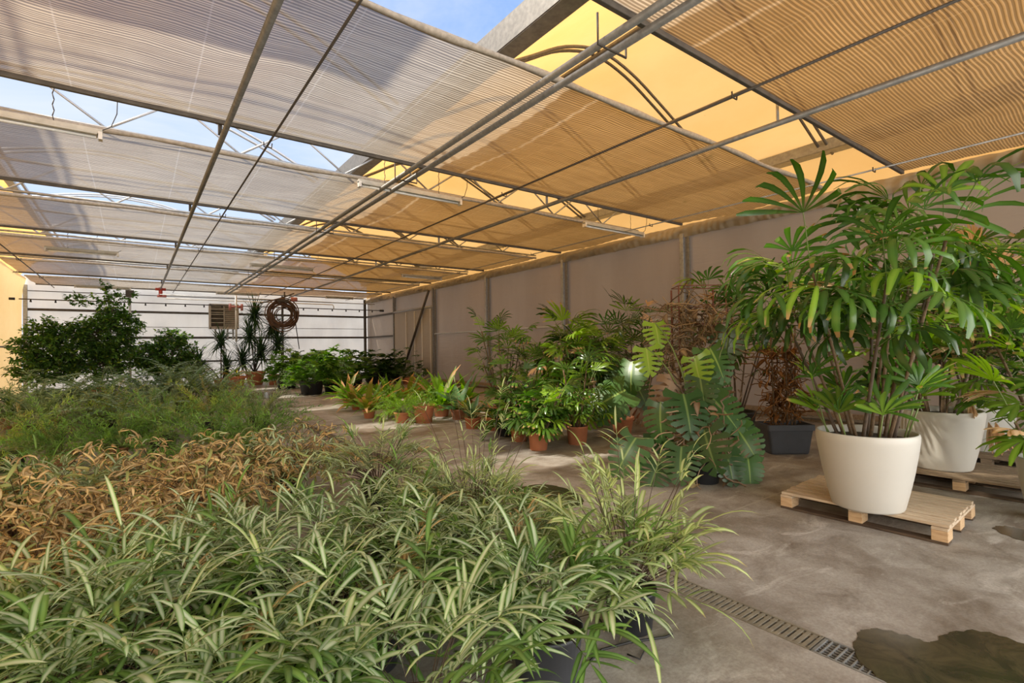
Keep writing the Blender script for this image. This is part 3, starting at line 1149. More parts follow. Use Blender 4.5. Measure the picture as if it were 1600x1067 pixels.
def arching_fern(seed, n=22, z0=.2, L=.8, pw=.13, mat='frond', pairs=20, el=(.6, 1.35), droop=(.9, 1.7), W=.022):
    rg = random.Random(seed)
    lf = G()
    for i in range(n):
        az = 2 * PI * i / n + rg.uniform(-.25, .25)
        d = pol(az, rg.uniform(*el))
        p = Vector((math.cos(az) * .03, math.sin(az) * .03, z0))
        ax = d.cross(UP).normalized()
        LL = L * rg.uniform(.75, 1.15)
        bend = rg.uniform(*droop)
        pts = [p.copy()]
        lf.new_rnd(rg)
        for q in range(pairs):
            t = (q + 1) / pairs
            d = Quaternion(ax, -bend / pairs * (.4 + 1.2 * t)) @ d
            p = p + d * LL / pairs
            pts.append(p.copy())
            if t < .12:
                continue
            ln = pw * math.sin(PI * min(1, .15 + .83 * t)) ** .6
            for sg in (-1, 1):
                ld = ax * sg + d * .45 + UP * .12
                lf.strap(p, ld, ln * rg.uniform(.85, 1.1), W * 2.1, rg.uniform(.2, .8), mat, 2, 'strap', 0, 1)
        lf.tube(pts, .004, 'stipe_green', 3, cap=False)
    return lf.mesh('foliage')


def fan_leaf(g, p, d, n, L, W, mat, rg, spread=1.9, droop=.9, seg=5, prof='blunt'):
    """one palm fan: n straps fanned round the end of its stalk"""
    d = d.normalized()
    s = d.cross(UP)
    if s.length < .1:
        s = Vector((1, 0, 0))
    s.normalize()
    s = Quaternion(d, rg.uniform(-.4, .4)) @ s
    nrm = s.cross(d)
    g.new_rnd(rg)
    base = g.r
    for k in range(n):
        a = spread * (k / (n - 1) - .5) * 1.15 + rg.uniform(-.05, .05)
        dd = d * math.cos(a) + s * math.sin(a) + nrm * .12
        sd = (s * math.cos(a) - d * math.sin(a)).normalized()
        g.r = (min(1, max(0, base[0] + rg.uniform(-.15, .15))), base[1])
        g.strap(p, dd, L * rg.uniform(.85, 1.1) * (1 - .22 * abs(a) / spread), W * rg.uniform(.8, 1.15), droop * rg.uniform(.6, 1.4), mat, seg, prof, 0, 2, -.18, side=sd)


def fan_palm(seed, canes=8, hz=(.9, 1.6), z0=.5, spread=.3, lean=.2, per=6, L=.3, W=.042, nseg=8, mat='rhapis', bright=0.0, dead=.03, pet=.3, brmat='rhapis_bright', droop=(.5, 1.3), base=.12, top_only=.45, cane_r=.013):
    rg = random.Random(seed)
    lf, st = G(), G()
    for c in range(canes):
        az = 2 * PI * c / canes + rg.uniform(-.4, .4)
        hh = rg.uniform(*hz)
        b = Vector((math.cos(az) * rg.uniform(.2, 1) * base, math.sin(az) * rg.uniform(.2, 1) * base, z0 - .03))
        top = b + Vector((math.cos(az) * spread * rg.uniform(.3, 1.1), math.sin(az) * spread * rg.uniform(.3, 1.1), hh))
        midp = (b + top) / 2 + Vector((rg.uniform(-.05, .05), rg.uniform(-.05, .05), 0)) * lean * 3
        pts = []
        for q in range(8):
            t = q / 7
            pts.append(b * (1 - t) ** 2 + midp * 2 * t * (1 - t) + top * t * t)
        st.tube(pts, [cane_r * (1.15 - .4 * q / 7 + .1 * math.sin(q * 2.1)) for q in range(8)], 'cane' if rg.random() < .6 else 'bark', 6)
        nl = per + rg.choice((-1, 0, 1))
        for k in range(nl):
            t = 1 - top_only * (k / max(1, nl - 1))
            i = min(6, int(t * 7))
            f = t * 7 - i
            p = pts[i].lerp(pts[i + 1], min(1, f))
            a2 = az + k * 2.39 + rg.uniform(-.4, .4)
            el = rg.uniform(.75, 1.35) if k < 2 else rg.uniform(.05, .8)
            d = pol(a2, el)
            pl = pet * rg.uniform(.6, 1.2)
            p2 = p + d * pl
            d2 = (d + UP * rg.uniform(-.55, .05)).normalized()
            lf.tube([p, (p + p2) / 2 + UP * .015, p2], .0045, 'stipe_green', 3, cap=False)
            r = rg.random()
            mm = 'rhapis_dead' if r < dead else (brmat if r < dead + bright else mat)
            fan_leaf(lf, p2, d2, nseg + rg.choice((-2, -1, 0, 0, 1)), L * rg.uniform(.8, 1.15), W, mm, rg, 2.3 if mm != 'rhapis_dead' else .9, rg.uniform(*droop) if mm != 'rhapis_dead' else .7)
    return lf.mesh('foliage'), st.mesh('canes')


def split_leaf(seed, mat='monstera', lobes=7, gap=.2, droop=.5):
    """a heart-shaped blade cut into lobes; midrib along +Y, unit length"""
    rg = random.Random(seed)
    g = G()

    def hw(t):
        return .57 * math.sin(PI * min(1, max(0, (t + .16) / 1.18)) ** .72) ** .75 if t < 1 else 0

    def bend(x, y):
        return Vector((x, y, -droop * .45 * x * x * 1.4 - droop * .4 * max(0, y) ** 2 + .10 * abs(x)))
    g.r = (rg.random(), .3)
    inner = .2
    for sg in (-1, 1):
        # inner web beside the midrib
        n = 12
        rows = []
        for i in range(n + 1):
            t = -.02 + 1.0 * i / n
            w = inner * hw(max(0, t)) * (1 if t < .97 else .3)
            rows.append((g.vert(bend(0, t), .5, t), g.vert(bend(sg * w, t + .25 * w), .5 + sg * .1, t)))
        for a, b in zip(rows, rows[1:]):
            g.face([a[0], a[1], b[1], b[0]] if sg > 0 else [a[0], b[0], b[1], a[1]], mat)
        # lobes
        for q in range(lobes):
            t0, t1 = q / lobes - .0, (q + 1) / lobes
            if q == 0:
                t0 = -.02
            gp = gap / lobes * rg.uniform(.6, 1.2)
            cols = []
            for k in range(5):
                s_ = k / 4
                taper = 1 - .28 * s_ ** 3
                row = []
                for e in (0, .5, 1):
                    tt = t0 + (t1 - t0) * e
                    lo = inner + (1 - inner) * s_
                    # outer end sweeps towards the tip; lower lobes sweep back round the stalk
                    tip_t = tt + s_ * (.03 + .1 * (tt - .18))
                    back = -.24 * s_ * max(0, .22 - tt) / .22
                    w = hw(min(.99, max(0, tt))) * (1 if e == .5 else .96)
                    ctr = (t0 + t1) / 2
                    yy = tip_t + back
                    yc = ctr + s_ * (.03 + .1 * (ctr - .18)) + (-.24 * s_ * max(0, .22 - ctr) / .22)
                    shrink = 1 - (gp * lobes) * (0, .8, 1.15, .85, .3)[k]
                    yy = yc + (yy - yc) * shrink * taper
                    row.append(g.vert(bend(sg * w * lo * (1 - .05 * (s_ == 1) * (e != .5)), yy + .25 * w * inner), .5 + sg * (.1 + .4 * s_), yy))
                cols.append(row)
            for a, b in zip(cols, cols[1:]):
                for k in range(2):
                    g.face([a[k], b[k], b[k + 1], a[k + 1]] if sg > 0 else [a[k], a[k + 1], b[k + 1], b[k]], mat)
    return g.mesh('leaf')


def nest_fern(seed, n=20, L=.6, W=.085, z0=.17, mat='nest', tan=.15, el=(.7, 1.4)):
    rg = random.Random(seed)
    lf = G()
    for i in range(n):
        lf.new_rnd(rg)
        az = 2 * PI * i / n * 2.4 + rg.uniform(-.3, .3)
        lf.strap((math.cos(az) * .03, math.sin(az) * .03, z0), pol(az, rg.uniform(*el)), L * rg.uniform(.6, 1.15), W * rg.uniform(.75, 1.2), rg.uniform(.2, 1.1), 'nest_tan' if rg.random() < tan else mat, 9, 'lance', rg.uniform(-.4, .4), 2, .35, wave=.012)
    return lf.mesh('foliage')


def strap_plant(seed, n=30, L=.4, W=.02, z0=.15, mat='spider', droop=(.8, 2)):
    rg = random.Random(seed)
    lf = G()
    for i in range(n):
        lf.new_rnd(rg)
        az = rg.uniform(0, 2 * PI)
        lf.strap((math.cos(az) * .03, math.sin(az) * .03, z0), pol(az, rg.uniform(.6, 1.4)), L * rg.uniform(.6, 1.2), W, rg.uniform(*droop), mat, 7, 'strap', 0, 2, .4)
    return lf.mesh('foliage')


def dracaena(seed, heads, z0=.25, L=.45, n=55, W=.016):
    rg = random.Random(seed)
    lf, st = G(), G()
    for (x, y, z) in heads:
        b = Vector((rg.uniform(-.06, .06), rg.uniform(-.06, .06), z0 - .03))
        tp = Vector((x, y, z))
        st.tube([b, b.lerp(tp, .5) + Vector((-x * .12, -y * .12, 0)), tp], [.03, .024, .018], 'bark', 6)
        for i in range(n):
            lf.new_rnd(rg)
            az = rg.uniform(0, 2 * PI)
            el = rg.uniform(-.8, 1.5)
            q = tp + UP * rg.uniform(-.35, .05)
            lf.strap(q, pol(az, el), L * rg.uniform(.7, 1.2), W, rg.uniform(.2, 1.2), 'dracaena', 4, 'taper', 0, 1)
    return lf.mesh('foliage'), st.mesh('stems')


def leafy_tree(seed, h, crowns, n, ll=.1, mat='ficus', stems=3, z0=.2):
    """crowns: ellipsoids (x,y,z,rx,ry,rz)"""
    rg = random.Random(seed)
    lf, st = G(), G()
    tot = sum(c[3] * c[4] * c[5] for c in crowns)
    for k in range(stems):
        c = crowns[k % len(crowns)]
        b = Vector((rg.uniform(-.08, .08), rg.uniform(-.08, .08), z0 - .02))
        e = Vector((c[0] + rg.uniform(-.2, .2), c[1], c[2] + c[5] * .6))
        st.tube([b, b.lerp(e, .35) + Vector((rg.uniform(-.1, .1), 0, .1)), b.lerp(e, .7), e], [.028, .022, .016, .006], 'bark', 6)
    for c in crowns:
        m_ = int(n * c[3] * c[4] * c[5] / tot)
        tw = max(6, m_ // 14)
        for k in range(tw):
            while True:
                u = Vector((rg.uniform(-1, 1), rg.uniform(-1, 1), rg.uniform(-1, 1)))
                if .25 < u.length < 1:
                    break
            e = Vector((c[0] + u.x * c[3], c[1] + u.y * c[4], c[2] + u.z * c[5]))
            s0 = Vector((c[0] + u.x * c[3] * .35, c[1] + u.y * c[4] * .35, c[2] + u.z * c[5] * .5 - .1))
            st.tube([s0, e], [.007, .003], 'bark', 3, cap=False)
            for j in range(14):
                lf.new_rnd(rg)
                q = s0.lerp(e, rg.uniform(.35, 1.08)) + Vector((rg.gauss(0, .03), rg.gauss(0, .03), rg.gauss(0, .03)))
                d = Vector((rg.uniform(-1, 1), rg.uniform(-1, 1), rg.uniform(-.8, .5))) + (e - s0).normalized() * .6
                lf.strap(q, d, ll * rg.uniform(.7, 1.3), ll * .52, rg.uniform(.2, .9), mat, 3, 'oval', rg.uniform(-.8, .8), 2, .25)
    return lf.mesh('foliage'), st.mesh('trunk')


def lobed_shrub(seed, n=110, z0=.3, rx=.5, h=.6, mat='fatsia', L=.15):
    rg = random.Random(seed)
    lf, st = G(), G()
    for i in range(n):
        az, r = rg.uniform(0, 2 * PI), rg.random() ** .5
        zz = rg.random()
        q = Vector((math.cos(az) * r * rx * (1.1 - .3 * zz), math.sin(az) * r * rx * (1.1 - .3 * zz), z0 + h * zz * (1.3 - .75 * r * r)))
        d = pol(az + rg.uniform(-.6, .6), rg.uniform(-.1, .6))
        if i % 3 == 0:
            st.tube([(0, 0, z0 - .1), q * .6 + Vector((0, 0, z0 * .3)), q], .005, 'stipe_green', 3, cap=False)
        fan_leaf(lf, q, d, 7, L * rg.uniform(.75, 1.2), L * .36, mat, rg, 3.6, rg.uniform(.3, 1.0), 3, 'lance')
    return lf.mesh('foliage'), st.mesh('stalks')


def dry_tangle(seed, n, box, mat, W=.012, L=.5, leaves=0, vertical=.5):
    rg = random.Random(seed)
    g = G()
    for i in range(n):
        g.new_rnd(rg)
        p = Vector((rg.uniform(-1, 1) * box[0], rg.uniform(-1, 1) * box[1], box[2] + rg.random() * (box[3] - box[2])))
        d = Vector((rg.uniform(-1, 1), rg.uniform(-1, 1), rg.uniform(-1, 1) - vertical)).normalized()
        pts = [p.copy()]
        for q in range(7):
            d = (d + Vector((rg.uniform(-.7, .7), rg.uniform(-.7, .7), rg.uniform(-.7, .6)))).normalized()
            p = p + d * L * rg.uniform(.6, 1.2) / 7
            pts.append(p.copy())
        g.tube(pts, W * rg.uniform(.25, .7), mat, 4, cap=False)
    for i in range(leaves):
        g.new_rnd(rg)
        p = Vector((rg.uniform(-1, 1) * box[0], rg.uniform(-1, 1) * box[1], box[2] + rg.random() * (box[3] - box[2])))
        g.strap(p, (rg.uniform(-1, 1), rg.uniform(-1, 1), rg.uniform(-1, .2)), rg.uniform(.1, .22), rg.uniform(.03, .08), rg.uniform(1, 3), mat, 5, 'lance', rg.uniform(-1, 1), 2, .6)
    return g.mesh('dry_stems')

# ------------------------------------------------------------------ ribbon ferns in the foreground bed
RV = [list(zip(('foliage', 'stalks'), ribbon_fern(*a, **k))) for a, k in (
    ((1,), dict(n=40, h=.38, L=.23, W=.019, mat='ribbon', dark=.3)),
    ((2,), dict(n=36, h=.44, L=.26, W=.02, mat='ribbon', dark=.3)),
    ((3,), dict(n=48, h=.35, L=.2, W=.018, mat='ribbon', dark=.22, dead=.05)),
    ((4,), dict(n=42, h=.4, L=.22, W=.017, mat='ribbon', dark=.2, dead=.12, light=.1)),
    ((5,), dict(n=90, h=.36, L=.15, W=.012, mat='ribbon', dark=.06, dead=.1, light=.35, pairs=4, segs=4)),
    ((6,), dict(n=54, h=.3, L=.23, W=.022, mat='ribbon_light', dark=.05, tall=22)),
    ((7,), dict(n=58, h=.3, L=.21, W=.024, mat='ribbon', dark=.25, pairs=4)),
    ((8,), dict(n=40, h=.45, L=.2, W=.014, mat='ribbon_light', dark=.1, tall=20)),
    ((9,), dict(n=64, h=.34, L=.2, W=.017, mat='ribbon', dark=.45, dead=.04)),
)]
BED = 'variegated ribbon ferns in the foreground bed'
rg = random.Random(77)
RIB = [  # pixel of the clump's middle, height of that middle, variant, scale, label
    (-60, 1020, 3, 1.0, 'ribbon fern cut off by the left edge in the front row'),
    (45, 1035, 1, 1.0, 'broad ribbon fern in the bottom left corner with one tan dangling frond'),
    (175, 1050, 0, 1.0, 'ribbon fern in the front row, next right of the corner one'),
    (306, 1028, 2, 1.0, 'ribbon fern in the front row, third clump from the left corner'),
    (420, 1060, 6, 1.0, 'dark green ribbon fern low at the bottom edge left of the middle'),
    (545, 1000, 0, 1.0, 'ribbon fern with long pale fingers in the front row, left of the bottom middle'),
    (655, 1030, 1, .95, 'ribbon fern with a tall pale fan in the front row at the bottom middle'),
    (110, 950, 3, 1.05, 'mixed green and tan ribbon fern between the brown mound and the front row'),
    (235, 930, 1, 1.0, 'ribbon fern with tall arching pale fronds in the second row, left part'),
    (350, 905, 0, 1.05, 'ribbon fern in the second row below the withered middle mound'),
    (465, 915, 3, 1.0, 'ribbon fern with a few brown fronds in the second row, under the dark hose loops'),
    (585, 900, 2, 1.0, 'dense ribbon fern in the second row near the bare dark gap'),
    (330, 835, 8, .95, 'ribbon fern in the third row right in front of the tan withered mound'),
    (430, 850, 1, .95, 'ribbon fern in the third row with blades crossing the grey concrete'),
    (530, 825, 0, 1.0, 'ribbon fern in the third row, left of the densest clumps'),
    (620, 830, 2, 1.0, 'ribbon fern in the third row in the middle of the dense clumps'),
    (705, 855, 0, 1.0, 'ribbon fern in the third row with brown dead bits low down'),
    (776, 842, 2, 1.0, 'ribbon fern at the right end of the dense clumps, in front of the oval puddle'),
    (640, 770, 8, .95, 'dark ribbon fern in the fourth row, half hidden among the dense clumps'),
    (720, 765, 4, 1.05, 'fine-leaved dark ribbon fern in the fourth row left of the oval puddle'),
    (800, 790, 1, .8, 'ribbon fern with few loose fronds beside the oval puddle'),
    (600, 785, 2, .8, 'ribbon fern in the fourth row behind the dense clumps, left part'),
    (215, 860, 8, .8, 'small green ribbon fern between the two brown mounds'),
    (60, 735, 8, .9, 'green ribbon fern with curled tan tips at the left edge'),
    (140, 745, 6, .9, 'grassy green ribbon fern left of the large withered mound'),
]
for x, y, v, sc, lab in RIB:
    p = atz(x, y, .42)
    plant('ribbon_fern', pot('plain', .125, .2, 'black_pot') + RV[v], (p.x, p.y, 0), lab, 'fern', rg.uniform(0, 6.28), sc, BED)
p = atz(862, 1068, 0)
plant('ribbon_fern', pot('plain', .165, .25, 'grey_pot') + list(zip(('foliage', 'stalks'), ribbon_fern(21, n=60, z0=.235, h=.3, L=.22, W=.022, pairs=4, dark=.25))), (p.x, p.y + .03, 0), 'bushy ribbon fern in a charcoal plastic pot at the bottom edge beside the drain', 'fern', .4, 1, BED)
p = atz(985, 978, 0)
plant('ribbon_fern', pot('plain', .13, .2, 'black_pot') + RV[5], (p.x, p.y, 0), 'bright yellow-green ribbon fern with tall airy fronds in a black pot, rightmost of the bed', 'fern', 1.0, 1.08, BED)
p = atz(590, 725, .42)
plant('ribbon_fern', pot('plain', .125, .2, 'black_pot') + RV[4], (p.x, p.y, 0), 'fine yellowish ribbon fern mound right of the half-withered mound', 'fern', 2.2, 1.25, BED)
p = atz(745, 745, .6)
plant('ribbon_fern', pot('plain', .125, .2, 'black_pot') + RV[7], (p.x, p.y, 0), 'tall thin ribbon fern with pale arching tops, in front of the terracotta pots', 'fern', 2.0, .95, BED)

DV = [list(zip(('foliage', 'stalks'), withered_fern(*a, **k))) for a, k in (
    ((31,), dict(n=110, h=.62, green=.05)), ((32,), dict(n=100, h=.6, green=.1)), ((33,), dict(n=110, h=.62, green=.38, W=.0125)), ((34,), dict(n=60, h=.5, green=.3)))]
for x, y, v, sc, lab in (
    (40, 812, 0, 1.15, 'dry orange-brown fern mound at the left edge'), (95, 855, 1, .9, 'withered tan fern right of the orange-brown mound at the left edge'),
    (25, 895, 1, 1.0, 'withered fern in front of the orange-brown mound at the left edge'), (105, 905, 0, .95, 'curled brown fern behind the mixed green and tan fern'),
    (255, 735, 1, 1.08, 'withered golden fern, rear half of the large dry mound'), (320, 772, 0, 1.1, 'withered tan fern, front half of the large dry mound'),
    (443, 715, 2, 1.2, 'half-withered yellow and green fern mound standing alone on the concrete'),
    (20, 745, 3, .9, 'tan curled fern tops sticking up at the left edge')):
    p = atz(x, y, .36)
    plant('withered_fern', pot('plain', .125, .2, 'black_pot') + DV[v], (p.x, p.y, 0), lab, 'fern', rg.uniform(0, 6.28), sc, 'withered ferns')

# ------------------------------------------------------------------ feathery and arching ferns, middle left
FV = [list(zip(('foliage', 'stalks'), feather_fern(*a, **k))) for a, k in (((41,), dict(n=85)), ((42,), dict(n=80, droop=1.8, h=.7)), ((43,), dict(n=70, h=.7, nl=.055, droop=1.1, mat='aspar_yellow')), ((44,), dict(n=65, h=.75, nl=.05, droop=1.2, mat='aspar_grey')))]
AV = [[('foliage', arching_fern(*a, **k))] for a, k in (((51,), dict()), ((52,), dict(L=1.0, n=20, pw=.18)), ((53,), dict(L=.85, n=20, el=(.8, 1.45), droop=(.7, 1.4))))]
for x, y, v, sc, lab in (
    (15, 690, 2, 1.1, 'feathery fern at the left edge behind the curled tan tops'), (95, 690, 1, 1.1, 'dark feathery fern, second from the left edge above the brown clay pot'),
    (180, 680, 1, 1.0, 'feathery fern mass in the middle of the left group, front line'), (255, 668, 0, 1.2, 'feathery fern behind the top of the large dry mound'),
    (330, 690, 1, 1.15, 'deep green feathery fern between the large dry mound and the half-withered mound'), (400, 672, 0, 1.2, 'feathery fern at the right end of the group next to the path'),
    (405, 640, 3, 1.15, 'feathery fern with loose reddish twigs beside the far path'), (330, 645, 2, 1.2, 'grass-green feathery fern in the second line, right part'),
    (250, 632, 3, 1.25, 'feathery fern in the second line, centre'), (170, 645, 2, 1.1, 'yellow-green feathery fern in the second line'),
    (85, 655, 3, 1.2, 'feathery fern in the second line near the left edge'), (15, 640, 1, 1.1, 'feathery fern in the second line at the left edge'),
    (300, 612, 2, 1.2, 'feathery fern in the rear line below the small dracaena'), (365, 618, 0, .9, 'low feathery fern by the small far puddle')):
    p = atz(x, y, .38)
    plant('feathery_fern', pot('rim', .16, .22, 'terracotta_old' if v == 1 else 'black_pot') + FV[v], (p.x, p.y, 0), lab, 'fern', rg.uniform(0, 6.28), sc, 'feathery ferns on the left')
for x, y, v, sc, lab in (
    (28, 630, 1, 1.45, 'grey-green arching fern below the leftmost tree'), (100, 630, 0, 1.5, 'arching fern in front of the two left trees'), (60, 645, 2, 1.2, 'arching fern poking over the feathery ferns at left'),
    (185, 625, 1, 1.5, 'arching fern below the tallest tree, right side'), (150, 632, 2, 1.4, 'arching fern between feathery ferns under the tallest tree'), (235, 620, 0, 1.7, 'arching fern in front of the round third tree'),
    (288, 615, 2, 1.6, 'pale upright fern right of the round third tree'), (335, 606, 1, 1.4, 'arching fern left of the red pots on the far path'), (215, 645, 1, 1.2, 'single arching fern spreading above the feathery ferns in the middle')):
    p = atz(x, y, .45)
    plant('arching_fern', pot('rim', .17, .22, 'terracotta_old' if v == 0 else 'black_pot') + AV[v], (p.x, p.y, 0), lab, 'fern', rg.uniform(0, 6.28), sc, 'arching ferns in front of the trees')

# ------------------------------------------------------------------ trees and back row
p = atd(69, 634, 15.8)
plant('potted_tree', pot('plain', .26, .36, 'black_pot') + list(zip(('foliage', 'trunk'), leafy_tree(61, 3, [(.1, 0, 1.85, 1.1, .9, .85), (.05, 0, 1.1, 1.05, .8, .55), (.1, .1, 2.6, .7, .6, .5), (.8, .1, 2.5, .55, .5, .5)], 7500, .13))), (p.x, p.y, 0), 'dark bushy small-leaved tree, leftmost, by the yellow side wall', 'tree', 0, .88, 'small trees at the left back')
p = atd(155, 626, 17)
plant('potted_tree', pot('plain', .26, .36, 'terracotta_old') + list(zip(('foliage', 'trunk'), leafy_tree(62, 4, [(.15, 0, 2.05, 1.1, .9, .9), (-.1, 0, 1.15, 1.2, .8, .6), (.25, 0, 3.1, .5, .45, .65), (-.5, 0, 3.25, .4, .35, .25), (.75, 0, 2.6, .6, .5, .5), (.15, 0, 3.75, .25, .22, .2), (.75, 0, 3.5, .3, .25, .25)], 8500, .125))), (p.x, p.y, 0), 'tallest small-leaved tree with light green top touching the screens', 'tree', 0, 1, 'small trees at the left back')
p = atd(262, 618, 19)
plant('potted_tree', pot('plain', .26, .36, 'black_pot') + list(zip(('foliage', 'trunk'), leafy_tree(63, 3, [(.1, 0, 1.6, 1.25, 1, .9), (-.8, 0, 1.6, .9, .8, .6), (.2, 0, 2.4, .7, .6, .5), (.3, 0, .9, 1.4, .9, .6)], 7000, .15))), (p.x, p.y, 0), 'low round small-leaved tree, third from the left', 'tree', 0, .88, 'small trees at the left back')
p = atz(399, 601, 0)
plant('dracaena', pot('rim', .42, .6, 'terracotta') + list(zip(('foliage', 'stems'), dracaena(64, [(0, 0, 3.2), (.75, .1, 2.75), (-.2, .1, 2.3), (.95, 0, 1.9), (.2, -.2, 1.55), (-.5, 0, 1.2)], .5, 1.05, 130, .09))), (p.x, p.y, 0), 'tall thin-leaved dracaena with several dark heads in a terracotta pot by the back wall', 'plant')
p = atz(346, 606, 0)
plant('dracaena', pot('rim', .3, .4, 'terracotta') + list(zip(('foliage', 'stems'), dracaena(65, [(0, 0, 1.95), (-.75, .3, 1.2), (.2, .1, .95)], .35, .85, 110, .08))), (p.x, p.y, 0), 'small thin-leaved dracaena below the cooler box', 'plant')
p = atz(369, 607, 0)
plant('clay_pot', pot('rim', .36, .5, 'terracotta') + [('foliage', strap_plant(66, 30, .7, .05, .4, 'nest_tan'))], (p.x, p.y, 0), 'orange clay pot with drooping dry plant on the far path', 'plant')
p = atz(428, 601, 0)
plant('clay_pot', pot('rim', .27, .45, 'terracotta') + [('foliage', strap_plant(67, 26, .8, .04, .4, 'rhapis'))], (p.x, p.y, 0), 'small clay pot with a grassy plant left of the leafy shrub row', 'plant')
p = atz(378, 590, 0)
plant('strap_leaf_plant', pot('plain', .3, .35, 'black_pot') + [('foliage', strap_plant(68, 60, 1.0, .05, .3, 'dracaena', (.6, 1.6)))], (p.x, p.y - .2, 0), 'dark spiky low plant between the two dracaenas', 'plant')

SV = [list(zip(('foliage', 'stalks'), lobed_shrub(*a, **k))) for a, k in (((71,), dict(n=190, rx=.85, h=.95, z0=.35, L=.25)), ((72,), dict(n=190, rx=.8, h=1.05, z0=.35, L=.24)), ((73,), dict(n=180, rx=.85, h=.95, z0=.35, L=.23, mat='fatsia_dark')))]
for x, y, v, lab in (
    (487, 616, 0, 'lobed-leaf shrub in a black pot at the front of the back row'), (448, 607, 1, 'lobed-leaf shrub at the left end of the back row'), (523, 612, 1, 'lobed-leaf shrub in the second black pot of the back row'),
    (505, 600, 0, 'lobed-leaf shrub behind the two black pots'), (552, 604, 0, 'bright speckled shrub in the middle of the back row'), (585, 600, 2, 'darker shrub in the back row in front of the corner post'),
    (612, 598, 2, 'dark shrub at the right end of the back row by the slanting bar'), (470, 596, 2, 'dark shrub tucked behind the left end of the back row')):
    p = atz(x, y, 0)
    plant('leafy_shrub', pot('plain', .4, .48, 'black_pot') + SV[v], (p.x, p.y, 0), lab, 'shrub', rg.uniform(0, 6.28), 1, 'leafy shrubs in black pots along the back')
p = atz(640, 600, 0)
plant('leafy_shrub', pot('rim', .35, .3, 'terracotta') + list(zip(('foliage', 'stalks'), lobed_shrub(74, n=60, rx=.7, h=1.0, z0=.3, L=.2, mat='fatsia_dark'))), (p.x, p.y, 0), 'sparse dark shrub in a clay bowl in front of the sliding door', 'shrub')

# ------------------------------------------------------------------ nest ferns and clay pots at the middle
NV = [[('foliage', nest_fern(*a, **k))] for a, k in (((81,), dict(n=34, L=1.0, W=.15, el=(.4, 1.4))), ((82,), dict(n=26, L=.85, W=.13, tan=.35, el=(.2, 1.4))), ((83,), dict(n=26, L=.75, W=.11, tan=.65, el=(.0, 1.4))), ((84,), dict(n=30, L=.9, W=.13, tan=.12, el=(.2, 1.4))))]
for x, y, v, r, h, lab in (
    (690, 650, 0, .2, .26, 'large upright nest fern behind the wide terracotta pot'), (610, 648, 3, .15, .2, 'bright green nest fern left of the feathery bright clump'),
    (556, 640, 2, .12, .17, 'browning nest fern in a small clay pot at the left end of the path edge'), (577, 653, 1, .14, .19, 'nest fern with yellow drooping leaf in a small clay pot'),
    (543, 634, 1, .12, .16, 'orange-tinged nest fern, first at the corner of the path'), (592, 632, 2, .14, .19, 'dry brown nest fern in the second line'),
    (640, 634, 1, .15, .2, 'mottled nest fern behind the feathery bright clump'), (662, 626, 2, .16, .2, 'tan-tipped nest fern in the third line by the door'), (728, 640, 3, .17, .22, 'nest fern right of the largest one')):
    p = atz(x, y, 0)
    q = [('pot', POT_ME) for POT_ME in ()] + pot('rim', r, h, 'terracotta')
    pl = plant('nest_fern', q + NV[v], (p.x, p.y, 0), lab, 'fern', rg.uniform(0, 6.28), 1, 'nest ferns beside the path')
p = atz(666, 661, 0)
t = plant('clay_pot', pot('rim', .225, .36, 'terracotta') + list(zip(('foliage', 'stalks'), feather_fern(91, n=36, z0=.3, h=.4, mat='aspar_bright', nl=.03))), (p.x, p.y + .1, 0), 'wide terracotta pot with a small feathery plant standing forward on the path', 'plant')
g = G()
for k in range(2):
    z = .03 + k * .035
    g.lathe([(.165 + z * .15, z), (.168 + z * .16, z + .01)], 'terracotta_old', 32)
link('dust_ring', g.mesh('dust_ring'), t)
p = atz(632, 661, 0)
plant('feathery_fern', pot('rim', .17, .22, 'terracotta') + list(zip(('foliage', 'stalks'), feather_fern(92, n=150, z0=.2, h=.62, mat='aspar_bright', nl=.035, droop=2.4, W=.006))), (p.x, p.y + .1, 0), 'bright green feathery clump spilling to the floor beside the wide terracotta pot', 'fern')
p = atz(600, 655, 0)
g = G()
g.box((0, 0, .09), (.1, .1, .18), 'pvc')
o = link('white_can', bevel(link('tmp', g.mesh('white_can', False)), .01).data) if False else link('white_can', g.mesh('white_can', False))
o.location = (p.x, p.y - .05, 0)
tag(bevel(o, .01), 'small white square container left of the bright feathery clump', 'container')

# paddle-leaf plants behind
for x, y, sd, lab in ((716, 655, 1, 'broad paddle-leaf plant left of the small striped plant'), (706, 636, 2, 'broad paddle-leaf plant behind the right side of the wide terracotta pot')):
    p = atz(x, y, 0)
    plant('paddle_plant', pot('rim', .17, .22, 'terracotta_old') + [('foliage', nest_fern(100 + sd, n=13, L=.75, W=.2, mat='paddle', tan=.05, el=(.2, 1.3)))], (p.x, p.y, 0), lab, 'plant', sd, 1, 'paddle-leaf plants')
p = atz(739, 669, 0)
plant('spider_plant', pot('plain', .155, .2, 'terracotta') + [('foliage', strap_plant(103, 16, .6, .03, .17, 'spider')), ('leaves', nest_fern(104, n=16, L=.5, W=.08, z0=.18, mat='paddle', tan=.1))], (p.x, p.y, 0), 'small clay pot with white-striped strap leaves, first of the right row', 'plant')
p = atz(771, 672, 0)
plant('spider_plant', pot('rim', .155, .25, 'terracotta') + [('foliage', strap_plant(105, 22, .45, .035, .2, 'nest_tan'))], (p.x, p.y, 0), 'slim pale terracotta pot with reddish leaves, second of the right row', 'plant')
p = atz(795, 682, 0)
plant('arching_fern', pot('plain', .15, .2, 'black_pot') + [('foliage', arching_fern(106, n=26, z0=.2, L=.6, pw=.11, mat='rhapis', W=.03, el=(.3, 1.2)))], (p.x, p.y + .1, 0), 'dark bushy fern trailing to the floor left of the lady palms in clay pots', 'fern')

# ------------------------------------------------------------------ lady palms in clay pots


